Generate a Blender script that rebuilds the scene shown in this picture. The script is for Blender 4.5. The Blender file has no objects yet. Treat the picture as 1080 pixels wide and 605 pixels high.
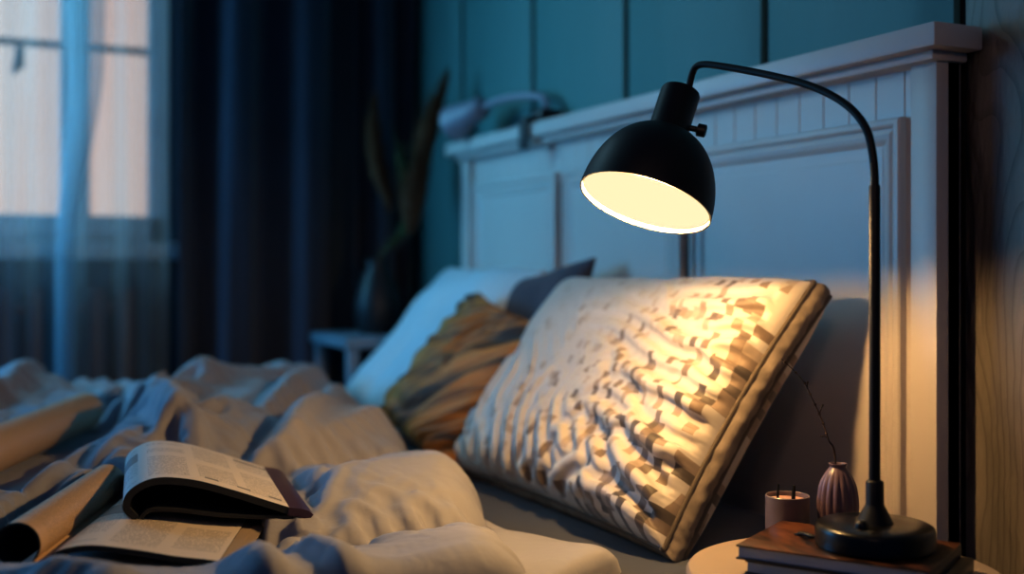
import bpy, bmesh, math, random
import numpy as np
from mathutils import Vector, Matrix

C = bpy.context.scene.collection
PI = math.pi
rng = np.random.default_rng(7)
random.seed(7)

# ---------------------------------------------------------------- camera frame
HC = 0.975
TH = math.atan(579.0 / 1200.0)
FWD = Vector((-math.cos(TH), math.sin(TH), 0))
RGT = Vector((math.sin(TH), math.cos(TH), 0))
UP = Vector((0, 0, 1))
EYE = Vector((0, 0, HC))


def P(px, py, z):
    """point at depth z seen at pixel px, py of the 1080x605 photograph"""
    return EYE + FWD * z + RGT * ((px - 540) / 1200 * z) + UP * (-(py - 281) / 1200 * z)


def G(px, py, h):
    """point of the horizontal plane at height h"""
    return P(px, py, (HC - h) * 1200 / (py - 281))


# ---------------------------------------------------------------- helpers
def srgb(r, g, b):
    def f(c):
        c /= 255.0
        return c / 12.92 if c <= 0.04045 else ((c + 0.055) / 1.055) ** 2.4
    return (f(r), f(g), f(b), 1)


def link(name, me, m=None, parent=None):
    o = bpy.data.objects.new(name, me)
    C.objects.link(o)
    if m is not None:
        for k in (m if isinstance(m, (list, tuple)) else [m]):
            me.materials.append(k)
    if parent is not None:
        o.parent = parent
    return o


def tag(o, label, cat, group=None, kind=None):
    if label:
        o['label'] = label
    if cat:
        o['category'] = cat
    if group:
        o['group'] = group
    if kind:
        o['kind'] = kind
    return o


def thing(name, label, cat, loc=(0, 0, 0), rz=0.0, group=None):
    o = bpy.data.objects.new(name, None)
    o.empty_display_size = 0.05
    C.objects.link(o)
    o.location = loc
    o.rotation_euler = (0, 0, rz)
    return tag(o, label, cat, group)


class MB:
    def __init__(self):
        self.v, self.f, self.mi, self.uv = [], [], [], []

    def add(self, V, F, mi=0):
        n = len(self.v)
        self.v += [tuple(float(c) for c in p) for p in V]
        for f in F:
            self.f.append(tuple(i + n for i in f))
            self.mi.append(mi)

    def box(self, x0, x1, y0, y1, z0, z1, b=0.0, mi=0, seg=2, mat=None):
        bm = bmesh.new()
        bmesh.ops.create_cube(bm, size=1)
        for v in bm.verts:
            v.co = Vector(((x0 + x1) / 2 + v.co.x * (x1 - x0), (y0 + y1) / 2 + v.co.y * (y1 - y0), (z0 + z1) / 2 + v.co.z * (z1 - z0)))
        if b > 0:
            bmesh.ops.bevel(bm, geom=bm.edges[:], offset=b, segments=seg, profile=0.5, affect='EDGES')
        if mat is not None:
            bm.transform(mat)
        bm.verts.index_update()
        self.add([v.co for v in bm.verts], [[v.index for v in f.verts] for f in bm.faces], mi)
        bm.free()

    def grid(self, Pt, mi=0, wrap_u=False, wrap_v=False, flip=False):
        n, m = Pt.shape[:2]
        F = []
        for i in range(n if wrap_u else n - 1):
            for j in range(m if wrap_v else m - 1):
                a, b, c, d = i * m + j, ((i + 1) % n) * m + j, ((i + 1) % n) * m + (j + 1) % m, i * m + (j + 1) % m
                F.append((a, d, c, b) if flip else (a, b, c, d))
        self.add(Pt.reshape(-1, 3), F, mi)

    def lathe(self, prof, seg=40, mi=0, mat=None, mod=None, close=True):
        """prof: (r, z) list, about z; mod(theta, k) scales r"""
        V, F = [], []
        n = len(prof)
        for i in range(seg):
            t = 2 * PI * i / seg
            for k, (r, z) in enumerate(prof):
                rr = r * (mod(t, k) if mod else 1)
                p = Vector((rr * math.cos(t), rr * math.sin(t), z))
                V.append(mat @ p if mat is not None else p)
        for i in range(seg):
            for k in range(n - 1):
                F.append((i * n + k, ((i + 1) % seg) * n + k, ((i + 1) % seg) * n + k + 1, i * n + k + 1))
        if close:
            F.append(tuple(i * n for i in range(seg))[::-1])
            F.append(tuple(i * n + n - 1 for i in range(seg)))
        self.add(V, F, mi)

    def tube(self, pts, r, seg=12, mi=0):
        pts = [Vector(p) for p in pts]
        n = len(pts)
        rs = r if isinstance(r, (list, tuple)) else [r] * n
        tans = [(pts[min(i + 1, n - 1)] - pts[max(i - 1, 0)]).normalized() for i in range(n)]
        ref = Vector((0, 0, 1)) if abs(tans[0].z) < 0.9 else Vector((1, 0, 0))
        nrm = tans[0].cross(ref).normalized()
        V, F = [], []
        for i in range(n):
            nrm = (nrm - tans[i] * nrm.dot(tans[i])).normalized()
            bn = tans[i].cross(nrm)
            for k in range(seg):
                a = 2 * PI * k / seg
                V.append(pts[i] + (nrm * math.cos(a) + bn * math.sin(a)) * rs[i])
        for i in range(n - 1):
            for k in range(seg):
                F.append((i * seg + k, i * seg + (k + 1) % seg, (i + 1) * seg + (k + 1) % seg, (i + 1) * seg + k))
        F.append(tuple(range(seg))[::-1])
        F.append(tuple((n - 1) * seg + k for k in range(seg)))
        self.add(V, F, mi)

    def build(self, name, m, parent=None, smooth=40, uv=None):
        me = bpy.data.meshes.new(name)
        me.from_pydata(self.v, [], self.f)
        o = link(name, me, m, parent)
        for p, k in zip(me.polygons, self.mi):
            p.material_index = k
        if uv is not None:
            l = me.uv_layers.new(name='UVMap')
            idx = np.empty(len(me.loops), dtype=np.int32)
            me.loops.foreach_get('vertex_index', idx)
            l.data.foreach_set('uv', np.asarray(uv, dtype=np.float32)[idx].ravel())
        bm = bmesh.new()
        bm.from_mesh(me)
        bmesh.ops.recalc_face_normals(bm, faces=bm.faces[:])
        bm.to_mesh(me)
        bm.free()
        if smooth:
            for p in me.polygons:
                p.use_smooth = True
            me.set_sharp_from_angle(angle=math.radians(smooth))
        return o


def catmull(pts, n=10):
    pts = [Vector(p) for p in pts]
    q = [pts[0] * 2 - pts[1]] + pts + [pts[-1] * 2 - pts[-2]]
    out = []
    for i in range(1, len(q) - 2):
        for k in range(n):
            t = k / n
            a, b, c, d = q[i - 1], q[i], q[i + 1], q[i + 2]
            out.append(0.5 * ((2 * b) + (c - a) * t + (2 * a - 5 * b + 4 * c - d) * t * t + (3 * b - a - 3 * c + d) * t ** 3))
    out.append(pts[-1])
    return out


# value-gradient noise in numpy
_perm = np.random.default_rng(3).permutation(512)
_grad = np.random.default_rng(4).uniform(0, 2 * PI, 512)


def noise2(x, y, seed=0):
    x = np.asarray(x, float) + seed * 17.31
    y = np.asarray(y, float) + seed * 9.73
    xi, yi = np.floor(x).astype(int), np.floor(y).astype(int)
    xf, yf = x - xi, y - yi
    u, v = xf ** 3 * (xf * (xf * 6 - 15) + 10), yf ** 3 * (yf * (yf * 6 - 15) + 10)

    def g(i, j, dx, dy):
        a = _grad[_perm[(_perm[i % 512] + j) % 512]]
        return np.cos(a) * dx + np.sin(a) * dy
    n00, n10 = g(xi, yi, xf, yf), g(xi + 1, yi, xf - 1, yf)
    n01, n11 = g(xi, yi + 1, xf, yf - 1), g(xi + 1, yi + 1, xf - 1, yf - 1)
    return 1.4 * ((n00 * (1 - u) + n10 * u) * (1 - v) + (n01 * (1 - u) + n11 * u) * v)


def ridge(x, y, seed=0):
    return (1 - np.abs(noise2(x, y, seed))) ** 2


def sstep(a, b, x):
    t = np.clip((x - a) / (b - a), 0, 1)
    return t * t * (3 - 2 * t)


def wrinkle(B, su, sv, iters=250, kup=0.03, kdn=0.12, kxy=0.02, bend=0.35, seed=0, amp=0.004, freq=12.0, pin=None, reach=2):
    """let a cloth that is larger than the body B under it settle into creases (relaxation of edge lengths)"""
    Pn = B.copy()
    n, m = B.shape[:2]
    Pn[:, :, 2] += amp * noise2(B[:, :, 0] * freq, B[:, :, 1] * freq, seed) + 0.4 * amp * noise2(B[:, :, 0] * freq * 2.7, B[:, :, 1] * freq * 2.7, seed + 1)

    def d0(a, b):
        return np.linalg.norm(a - b, axis=-1)
    lu = d0(B[1:], B[:-1]) * 0.5 * (su[1:] + su[:-1])
    lv = d0(B[:, 1:], B[:, :-1]) * 0.5 * (sv[:, 1:] + sv[:, :-1])
    dg = np.sqrt(0.5 * (lu[:, 1:] ** 2 + lu[:, :-1] ** 2) + 0.5 * (lv[1:] ** 2 + lv[:-1] ** 2))
    r = reach
    bu = sum(lu[k:n - r + k] for k in range(r))
    bv = sum(lv[:, k:m - r + k] for k in range(r))

    def proj(A, Bv, rest, k, only_short=False):
        d = Bv - A
        l = np.sqrt((d * d).sum(-1)) + 1e-9
        c = (l - rest) / l
        if only_short:
            c = np.minimum(c, 0)
        d *= (0.5 * k * c)[..., None]
        A += d
        Bv -= d
    for it in range(iters):
        for o in (0, 1):
            e = n - 1 - ((n - 1 - o) % 2)
            proj(Pn[o:e:2], Pn[o + 1:e + 1:2], lu[o:e:2], 0.9)
            e = m - 1 - ((m - 1 - o) % 2)
            proj(Pn[:, o:e:2], Pn[:, o + 1:e + 1:2], lv[:, o:e:2], 0.9)
        for o in (0, 1):
            e = n - 1 - ((n - 1 - o) % 2)
            proj(Pn[o:e:2, :-1], Pn[o + 1:e + 1:2, 1:], dg[o:e:2], 0.25)
            proj(Pn[o:e:2, 1:], Pn[o + 1:e + 1:2, :-1], dg[o:e:2], 0.25)
        for o in range(2 * r):
            if o < r:
                pass
        for o in range(r * 2):
            A, Q, R_ = Pn[o:n - r:2 * r], Pn[o + r:n:2 * r], bu[o:n - r:2 * r]
            k_ = min(len(A), len(Q))
            if k_:
                proj(A[:k_], Q[:k_], R_[:k_], bend)
            A, Q, R_ = Pn[:, o:m - r:2 * r], Pn[:, o + r:m:2 * r], bv[:, o:m - r:2 * r]
            k_ = min(A.shape[1], Q.shape[1])
            if k_:
                proj(A[:, :k_], Q[:, :k_], R_[:, :k_], bend)
        dz = B[:, :, 2] - Pn[:, :, 2]
        Pn[:, :, 2] += np.where(dz > 0, kdn, kup) * dz
        Pn[:, :, :2] += kxy * (B[:, :, :2] - Pn[:, :, :2])
        if pin is not None:
            Pn += pin[..., None] * (B - Pn)
    return Pn - B


def bilerp(F, gi, gj):
    """sample field F at fractional grid positions"""
    n, m = F.shape[:2]
    gi, gj = np.clip(gi, 0, n - 1.001), np.clip(gj, 0, m - 1.001)
    i, j = np.floor(gi).astype(int), np.floor(gj).astype(int)
    a, b = (gi - i)[..., None], (gj - j)[..., None]
    return F[i, j] * (1 - a) * (1 - b) + F[i + 1, j] * a * (1 - b) + F[i, j + 1] * (1 - a) * b + F[i + 1, j + 1] * a * b


# ---------------------------------------------------------------- materials
def new_mat(name):
    m = bpy.data.materials.new(name)
    m.use_nodes = True
    nt = m.node_tree
    return m, nt, nt.nodes['Principled BSDF'], nt.links


def N(nt, typ, **kw):
    n = nt.nodes.new(typ)
    for k, v in kw.items():
        if k.startswith('_'):
            setattr(n, k[1:], v)
        else:
            n.inputs[k.replace('__', ' ')].default_value = v
    return n


def mat(name, col, rough=0.5, metal=0.0, spec=0.5, bump=0.0, bscale=80.0, var=0.0, vscale=6.0, sheen=0.0, coat=0.0, stretch=(1, 1, 1), emit=None, estr=0.0):
    m, nt, b, L = new_mat(name)
    b.inputs['Base Color'].default_value = col
    b.inputs['Roughness'].default_value = rough
    b.inputs['Metallic'].default_value = metal
    b.inputs['Specular IOR Level'].default_value = spec
    b.inputs['Sheen Weight'].default_value = sheen
    b.inputs['Coat Weight'].default_value = coat
    if emit:
        b.inputs['Emission Color'].default_value = emit
        b.inputs['Emission Strength'].default_value = estr
    tc = N(nt, 'ShaderNodeTexCoord')
    mp = N(nt, 'ShaderNodeMapping')
    mp.inputs['Scale'].default_value = stretch
    L.new(tc.outputs['Object'], mp.inputs['Vector'])
    nz = N(nt, 'ShaderNodeTexNoise', Scale=vscale, Detail=4.0)
    L.new(mp.outputs['Vector'], nz.inputs['Vector'])
    mx = N(nt, 'ShaderNodeMix', _data_type='RGBA', _blend_type='MULTIPLY')
    mx.inputs[0].default_value = 1.0
    rmp = N(nt, 'ShaderNodeMapRange')
    rmp.inputs['To Min'].default_value = 1 - var
    rmp.inputs['To Max'].default_value = 1 + var
    rmp.inputs['From Min'].default_value = 0.25
    rmp.inputs['From Max'].default_value = 0.75
    L.new(nz.outputs['Fac'], rmp.inputs['Value'])
    mx.inputs[6].default_value = col
    L.new(rmp.outputs['Result'], mx.inputs[7])
    L.new(mx.outputs[2], b.inputs['Base Color'])
    if bump > 0:
        n2 = N(nt, 'ShaderNodeTexNoise', Scale=bscale, Detail=3.0)
        L.new(mp.outputs['Vector'], n2.inputs['Vector'])
        bp = N(nt, 'ShaderNodeBump', Strength=bump, Distance=0.004)
        L.new(n2.outputs['Fac'], bp.inputs['Height'])
        L.new(bp.outputs['Normal'], b.inputs['Normal'])
    return m


M = {}
M['white_paint'] = mat('white_paint', srgb(196, 187, 184), 0.42, var=0.04, vscale=5, bump=0.05, bscale=60)
M['groove_dark'] = mat('groove_dark', srgb(10, 14, 20), 0.9)
M['sheet'] = mat('sheet', srgb(78, 82, 96), 0.85, sheen=0.1, bump=0.25, bscale=14, var=0.06)
M['rail_wood'] = mat('rail_wood', srgb(200, 190, 180), 0.5, var=0.05)
M['black_metal'] = mat('black_metal', srgb(15, 15, 18), 0.5, metal=0.0, spec=0.3, var=0.05)
M['black_gloss'] = mat('black_gloss', srgb(10, 9, 9), 0.28, spec=0.4)
M['lining'] = mat('lining', srgb(250, 235, 200), 0.5)
M['table'] = mat('table', srgb(168, 148, 126), 0.5, var=0.05, vscale=9, bump=0.04)
M['floor'] = mat('floor', srgb(70, 55, 45), 0.5, var=0.25, vscale=3, stretch=(1, 12, 1))
M['curtain'] = mat('curtain', srgb(62, 72, 92), 0.9, sheen=0.2, bump=0.2, bscale=120, var=0.1)
M['plaster_dark'] = mat('plaster_dark', srgb(70, 90, 105), 0.85, var=0.06, bump=0.1)
M['window_paint'] = mat('window_paint', srgb(190, 215, 225), 0.4)
M['radiator'] = mat('radiator', srgb(92, 78, 82), 0.4)
M['pillow_white'] = mat('pillow_white', srgb(196, 205, 212), 0.85, sheen=0.1, bump=0.1, bscale=40)
M['pillow_dark'] = mat('pillow_dark', srgb(62, 62, 76), 0.9, sheen=0.15, bump=0.2, bscale=60, var=0.1)
M['piping'] = mat('piping', srgb(92, 82, 74), 0.8)
M['vase'] = mat('vase', srgb(104, 84, 94), 0.35, spec=0.5, var=0.06)
M['twig'] = mat('twig', srgb(58, 38, 26), 0.8)
M['candle_pot'] = mat('candle_pot', srgb(104, 90, 94), 0.35, var=0.1, vscale=40)
M['wax'] = mat('wax', srgb(190, 150, 138), 0.5)
M['wick'] = mat('wick', srgb(14, 11, 10), 0.9)
M['book_dark'] = mat('book_dark', srgb(16, 20, 30), 0.4, var=0.1)
M['book_pages'] = mat('book_pages', srgb(150, 164, 184), 0.8, var=0.12, vscale=30, stretch=(1, 1, 25))
M['lamp_white'] = mat('lamp_white', srgb(140, 138, 152), 0.45)
M['plume'] = mat('plume', srgb(84, 52, 28), 0.95, var=0.25, vscale=25, bump=0.6, bscale=60, stretch=(1, 1, .25))
M['leaf'] = mat('leaf', srgb(44, 66, 24), 0.7, var=0.2)
M['dark_vase'] = mat('dark_vase', srgb(20, 24, 32), 0.5)
M['night_blue'] = mat('night_blue', srgb(120, 140, 155), 0.5, var=0.05)
M['spine_plum'] = mat('spine_plum', srgb(62, 34, 58), 0.35, var=0.1)
M['page_dark'] = mat('page_dark', srgb(38, 40, 44), 0.85, var=0.25, vscale=25, stretch=(1, 1, 30))


def duvet_mat():
    m, nt, b, L = new_mat('duvet_cotton')
    b.inputs['Base Color'].default_value = srgb(158, 156, 162)
    b.inputs['Roughness'].default_value = 0.8
    b.inputs['Sheen Weight'].default_value = 0.15
    tc = N(nt, 'ShaderNodeTexCoord')
    n1 = N(nt, 'ShaderNodeTexNoise', Scale=18.0, Detail=3.0, Distortion=0.8)
    n2 = N(nt, 'ShaderNodeTexNoise', Scale=600.0, Detail=1.0)
    L.new(tc.outputs['Object'], n1.inputs['Vector'])
    L.new(tc.outputs['Object'], n2.inputs['Vector'])
    b1 = N(nt, 'ShaderNodeBump', Strength=0.25, Distance=0.01)
    b2 = N(nt, 'ShaderNodeBump', Strength=0.1, Distance=0.001)
    L.new(n1.outputs['Fac'], b1.inputs['Height'])
    L.new(n2.outputs['Fac'], b2.inputs['Height'])
    L.new(b1.outputs['Normal'], b2.inputs['Normal'])
    L.new(b2.outputs['Normal'], b.inputs['Normal'])
    return m


def wall_mat(name, c1, c2, grain=0.5, scale=5.0):
    """painted boards with a raised swirling wood grain"""
    m, nt, b, L = new_mat(name)
    b.inputs['Roughness'].default_value = 0.6
    tc = N(nt, 'ShaderNodeTexCoord')
    mp = N(nt, 'ShaderNodeMapping')
    mp.inputs['Scale'].default_value = (1.0, 1.0, 0.28)
    L.new(tc.outputs['Object'], mp.inputs['Vector'])
    n0 = N(nt, 'ShaderNodeTexNoise', Scale=6.5, Detail=1.0)
    L.new(mp.outputs['Vector'], n0.inputs['Vector'])
    ad = N(nt, 'ShaderNodeVectorMath', _operation='MULTIPLY_ADD')
    L.new(n0.outputs['Color'], ad.inputs[0])
    ad.inputs[1].default_value = (0.42, 0.42, 0.42)
    L.new(mp.outputs['Vector'], ad.inputs[2])
    wv = N(nt, 'ShaderNodeTexWave', _wave_type='BANDS', _bands_direction='X', _wave_profile='SAW', Scale=scale, Distortion=2.5, Detail=2.0)
    wv.inputs['Detail Scale'].default_value = 1.5
    L.new(ad.outputs['Vector'], wv.inputs['Vector'])
    fn = N(nt, 'ShaderNodeTexNoise', Scale=90.0, Detail=4.0)
    L.new(mp.outputs['Vector'], fn.inputs['Vector'])
    mm = N(nt, 'ShaderNodeMath', _operation='MULTIPLY_ADD')
    L.new(fn.outputs['Fac'], mm.inputs[0])
    mm.inputs[1].default_value = 0.25
    L.new(wv.outputs['Fac'], mm.inputs[2])
    bp = N(nt, 'ShaderNodeBump', Strength=grain, Distance=0.012)
    L.new(mm.outputs['Value'], bp.inputs['Height'])
    L.new(bp.outputs['Normal'], b.inputs['Normal'])
    mx = N(nt, 'ShaderNodeMix', _data_type='RGBA')
    mx.inputs[6].default_value = c1
    mx.inputs[7].default_value = c2
    nl = N(nt, 'ShaderNodeTexNoise', Scale=1.8, Detail=5.0)
    L.new(mp.outputs['Vector'], nl.inputs['Vector'])
    L.new(nl.outputs['Fac'], mx.inputs[0])
    dk = N(nt, 'ShaderNodeMapRange')
    dk.inputs['From Min'].default_value = 0.0
    dk.inputs['From Max'].default_value = 0.35
    dk.inputs['To Min'].default_value = 1.0 - 0.5 * max(0.0, grain - 0.3)
    dk.inputs['To Max'].default_value = 1.0
    L.new(wv.outputs['Fac'], dk.inputs['Value'])
    m2 = N(nt, 'ShaderNodeMix', _data_type='RGBA', _blend_type='MULTIPLY')
    m2.inputs[0].default_value = 1.0
    L.new(mx.outputs[2], m2.inputs[6])
    L.new(dk.outputs['Result'], m2.inputs[7])
    L.new(m2.outputs[2], b.inputs['Base Color'])
    return m


M['duvet'] = duvet_mat()
M['wall_teal'] = wall_mat('wall_teal', srgb(64, 112, 114), srgb(78, 126, 126), 0.25, 4.0)
M['wall_end'] = wall_mat('wall_end', srgb(118, 112, 110), srgb(146, 134, 124), 1.0, 15.0)


def pattern_mat():
    """off-white linen printed with a scattered mosaic of small grey and brown rectangles"""
    m, nt, b, L = new_mat('mosaic_print')
    b.inputs['Roughness'].default_value = 0.55
    b.inputs['Sheen Weight'].default_value = 0.2
    uv = N(nt, 'ShaderNodeUVMap')
    sx = N(nt, 'ShaderNodeSeparateXYZ')
    L.new(uv.outputs['UV'], sx.inputs[0])

    def math_(op, a, bb=None, c=None):
        n = N(nt, 'ShaderNodeMath', _operation=op)
        for i, q in enumerate((a, bb, c)):
            if q is None:
                continue
            if isinstance(q, (int, float)):
                n.inputs[i].default_value = q
            else:
                L.new(q, n.inputs[i])
        return n.outputs[0]
    u = math_('FLOOR', math_('DIVIDE', sx.outputs['X'], 0.0125))
    wn0 = N(nt, 'ShaderNodeTexWhiteNoise', _noise_dimensions='1D')
    L.new(u, wn0.inputs['W'])
    v = math_('FLOOR', math_('ADD', math_('DIVIDE', sx.outputs['Y'], 0.0155), math_('MULTIPLY', wn0.outputs['Value'], 0.5)))
    cb = N(nt, 'ShaderNodeCombineXYZ')
    L.new(u, cb.inputs[0])
    L.new(v, cb.inputs[1])
    wn = N(nt, 'ShaderNodeTexWhiteNoise', _noise_dimensions='2D')
    L.new(cb.outputs[0], wn.inputs['Vector'])
    # density clusters
    nz = N(nt, 'ShaderNodeTexNoise', _noise_dimensions='2D', Scale=0.24, Detail=2.0)
    L.new(cb.outputs[0], nz.inputs['Vector'])
    dens = math_('SUBTRACT', math_('ADD', nz.outputs['Fac'], math_('MULTIPLY', sx.outputs['X'], 0.55)), math_('MULTIPLY', sx.outputs['Y'], 0.25))   # denser to one side
    thr = math_('SUBTRACT', 1.26, math_('MULTIPLY', dens, 0.9))
    on = math_('GREATER_THAN', wn.outputs['Value'], thr)
    rp = N(nt, 'ShaderNodeValToRGB')
    sp = N(nt, 'ShaderNodeSeparateXYZ')
    L.new(wn.outputs['Color'], sp.inputs[0])
    tone = math_('SUBTRACT', math_('ADD', math_('MULTIPLY', sp.outputs['Y'], 0.6), math_('MULTIPLY', sx.outputs['X'], 0.9)), math_('MULTIPLY', sx.outputs['Y'], 0.7))
    L.new(tone, rp.inputs['Fac'])
    e = rp.color_ramp.elements
    e[0].position, e[0].color = 0.0, srgb(190, 178, 166)
    e[1].position, e[1].color = 0.85, srgb(48, 34, 30)
    k = rp.color_ramp.elements.new(0.35)
    k.color = srgb(160, 142, 128)
    k = rp.color_ramp.elements.new(0.6)
    k.color = srgb(112, 92, 78)
    mx = N(nt, 'ShaderNodeMix', _data_type='RGBA')
    L.new(math_('MULTIPLY', on, 0.9), mx.inputs[0])
    mx.inputs[6].default_value = srgb(194, 186, 180)
    L.new(rp.outputs['Color'], mx.inputs[7])
    L.new(mx.outputs[2], b.inputs['Base Color'])
    nb = N(nt, 'ShaderNodeTexNoise', Scale=300.0)
    tc = N(nt, 'ShaderNodeTexCoord')
    L.new(tc.outputs['Object'], nb.inputs['Vector'])
    bp = N(nt, 'ShaderNodeBump', Strength=0.15, Distance=0.001)
    L.new(nb.outputs['Fac'], bp.inputs['Height'])
    L.new(bp.outputs['Normal'], b.inputs['Normal'])
    return m


M['mosaic'] = pattern_mat()
M['gusset'] = mat('gusset', srgb(132, 120, 110), 0.8, var=0.35, vscale=30, bump=0.2)


def brown_mat():
    m, nt, b, L = new_mat('brown_velvet')
    b.inputs['Roughness'].default_value = 0.7
    b.inputs['Sheen Weight'].default_value = 0.3
    b.inputs['Sheen Tint'].default_value = srgb(230, 170, 100)
    uv = N(nt, 'ShaderNodeUVMap')
    mp = N(nt, 'ShaderNodeMapping')
    mp.inputs['Scale'].default_value = (3, 26, 1)
    m0 = N(nt, 'ShaderNodeMapping')
    m0.inputs['Rotation'].default_value = (0, 0, math.radians(-40))
    L.new(uv.outputs['UV'], m0.inputs['Vector'])
    L.new(m0.outputs['Vector'], mp.inputs['Vector'])
    nz = N(nt, 'ShaderNodeTexNoise', Scale=1.0, Detail=3.0, Distortion=0.6)
    L.new(mp.outputs['Vector'], nz.inputs['Vector'])
    rp = N(nt, 'ShaderNodeValToRGB')
    rp.color_ramp.elements[0].position, rp.color_ramp.elements[0].color = 0.40, srgb(30, 18, 12)
    rp.color_ramp.elements[1].position, rp.color_ramp.elements[1].color = 0.60, srgb(186, 124, 58)
    L.new(nz.outputs['Fac'], rp.inputs['Fac'])
    L.new(rp.outputs['Color'], b.inputs['Base Color'])
    return m


M['brown'] = brown_mat()


def page_mat(name, paper, cols=2.0, style=0, ink=0.75):
    """printed page: uv 0..1 across the spread, lines of small text"""
    m, nt, b, L = new_mat(name)
    b.inputs['Roughness'].default_value = 0.45
    uv = N(nt, 'ShaderNodeUVMap')
    sx = N(nt, 'ShaderNodeSeparateXYZ')
    L.new(uv.outputs['UV'], sx.inputs[0])

    def math_(op, a, bb=None):
        n = N(nt, 'ShaderNodeMath', _operation=op)
        for i, q in enumerate((a, bb)):
            if q is None:
                continue
            if isinstance(q, (int, float)):
                n.inputs[i].default_value = q
            else:
                L.new(q, n.inputs[i])
        return n.outputs[0]
    # column mask
    cu = math_('FRACT', math_('MULTIPLY', sx.outputs['X'], cols))
    colm = math_('MULTIPLY', math_('GREATER_THAN', cu, 0.1), math_('LESS_THAN', cu, 0.9))
    rows = 64.0 if style != 1 else 46.0
    rv = math_('MULTIPLY', sx.outputs['Y'], rows)
    line = math_('LESS_THAN', math_('FRACT', rv), 0.52)
    row = math_('FLOOR', rv)
    wc = math_('FLOOR', math_('MULTIPLY', sx.outputs['X'], 150.0))
    cb = N(nt, 'ShaderNodeCombineXYZ')
    L.new(wc, cb.inputs[0])
    L.new(row, cb.inputs[1])
    wn = N(nt, 'ShaderNodeTexWhiteNoise', _noise_dimensions='2D')
    L.new(cb.outputs[0], wn.inputs['Vector'])
    word = math_('GREATER_THAN', wn.outputs['Value'], 0.22)
    # paragraph blocks
    c2 = N(nt, 'ShaderNodeCombineXYZ')
    L.new(math_('FLOOR', math_('MULTIPLY', sx.outputs['X'], cols)), c2.inputs[0])
    L.new(math_('FLOOR', math_('MULTIPLY', sx.outputs['Y'], 9.0)), c2.inputs[1])
    wb = N(nt, 'ShaderNodeTexWhiteNoise', _noise_dimensions='2D')
    L.new(c2.outputs[0], wb.inputs['Vector'])
    blk = math_('GREATER_THAN', wb.outputs['Value'], 0.3 if style != 2 else -1.0)
    mg = math_('MULTIPLY', math_('GREATER_THAN', sx.outputs['Y'], 0.07), math_('LESS_THAN', sx.outputs['Y'], 0.93))
    txt = math_('MULTIPLY', math_('MULTIPLY', math_('MULTIPLY', line, word), math_('MULTIPLY', colm, blk)), mg)
    # picture blocks / heading bars where no text block
    pic = math_('MULTIPLY', math_('MULTIPLY', math_('LESS_THAN', wb.outputs['Value'], 0.09 if style != 2 else -1.0), colm), mg)
    if style == 0:
        bu = math_('FRACT', math_('MULTIPLY', sx.outputs['X'], 6.0))
        bar = math_('MULTIPLY', math_('MULTIPLY', math_('GREATER_THAN', bu, 0.3), math_('LESS_THAN', bu, 0.72)), math_('MULTIPLY', math_('GREATER_THAN', sx.outputs['Y'], 0.10), math_('LESS_THAN', sx.outputs['Y'], 0.135)))
        pic = math_('MAXIMUM', pic, math_('MULTIPLY', bar, math_('GREATER_THAN', sx.outputs['X'], 0.45)))
    tot = math_('MAXIMUM', math_('MULTIPLY', txt, ink * 0.5), math_('MULTIPLY', pic, ink))
    mx = N(nt, 'ShaderNodeMix', _data_type='RGBA')
    L.new(tot, mx.inputs[0])
    mx.inputs[6].default_value = paper
    mx.inputs[7].default_value = srgb(40, 34, 32)
    L.new(mx.outputs[2], b.inputs['Base Color'])
    return m


M['page_a'] = page_mat('page_a', srgb(236, 222, 206), 4.0, 0)
M['page_b'] = page_mat('page_b', srgb(226, 212, 196), 3.0, 1)
M['page_c'] = page_mat('page_c', srgb(196, 164, 130), 1.0, 2, 0.55)


def wood_cover_mat():
    m, nt, b, L = new_mat('brown_cover')
    b.inputs['Roughness'].default_value = 0.32
    tc = N(nt, 'ShaderNodeTexCoord')
    mp = N(nt, 'ShaderNodeMapping')
    mp.inputs['Scale'].default_value = (6, 22, 6)
    mp.inputs['Rotation'].default_value = (0, 0, 0.7)
    L.new(tc.outputs['Object'], mp.inputs['Vector'])
    nz = N(nt, 'ShaderNodeTexNoise', Scale=1.4, Detail=4.0, Distortion=1.0)
    L.new(mp.outputs['Vector'], nz.inputs['Vector'])
    rp = N(nt, 'ShaderNodeValToRGB')
    rp.color_ramp.elements[0].position, rp.color_ramp.elements[0].color = 0.40, srgb(26, 13, 8)
    rp.color_ramp.elements[1].position, rp.color_ramp.elements[1].color = 0.62, srgb(112, 66, 38)
    L.new(nz.outputs['Fac'], rp.inputs['Fac'])
    L.new(rp.outputs['Color'], b.inputs['Base Color'])
    return m


M['wood_cover'] = wood_cover_mat()


def emit_mat(name, col, s):
    m, nt, b, L = new_mat(name)
    nt.nodes.remove(b)
    e = N(nt, 'ShaderNodeEmission')
    e.inputs['Color'].default_value = col
    e.inputs['Strength'].default_value = s
    L.new(e.outputs[0], nt.nodes['Material Output'].inputs['Surface'])
    return m


M['glow'] = emit_mat('lamp_glow', (1.0, 0.82, 0.50, 1), 1.08)


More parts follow.
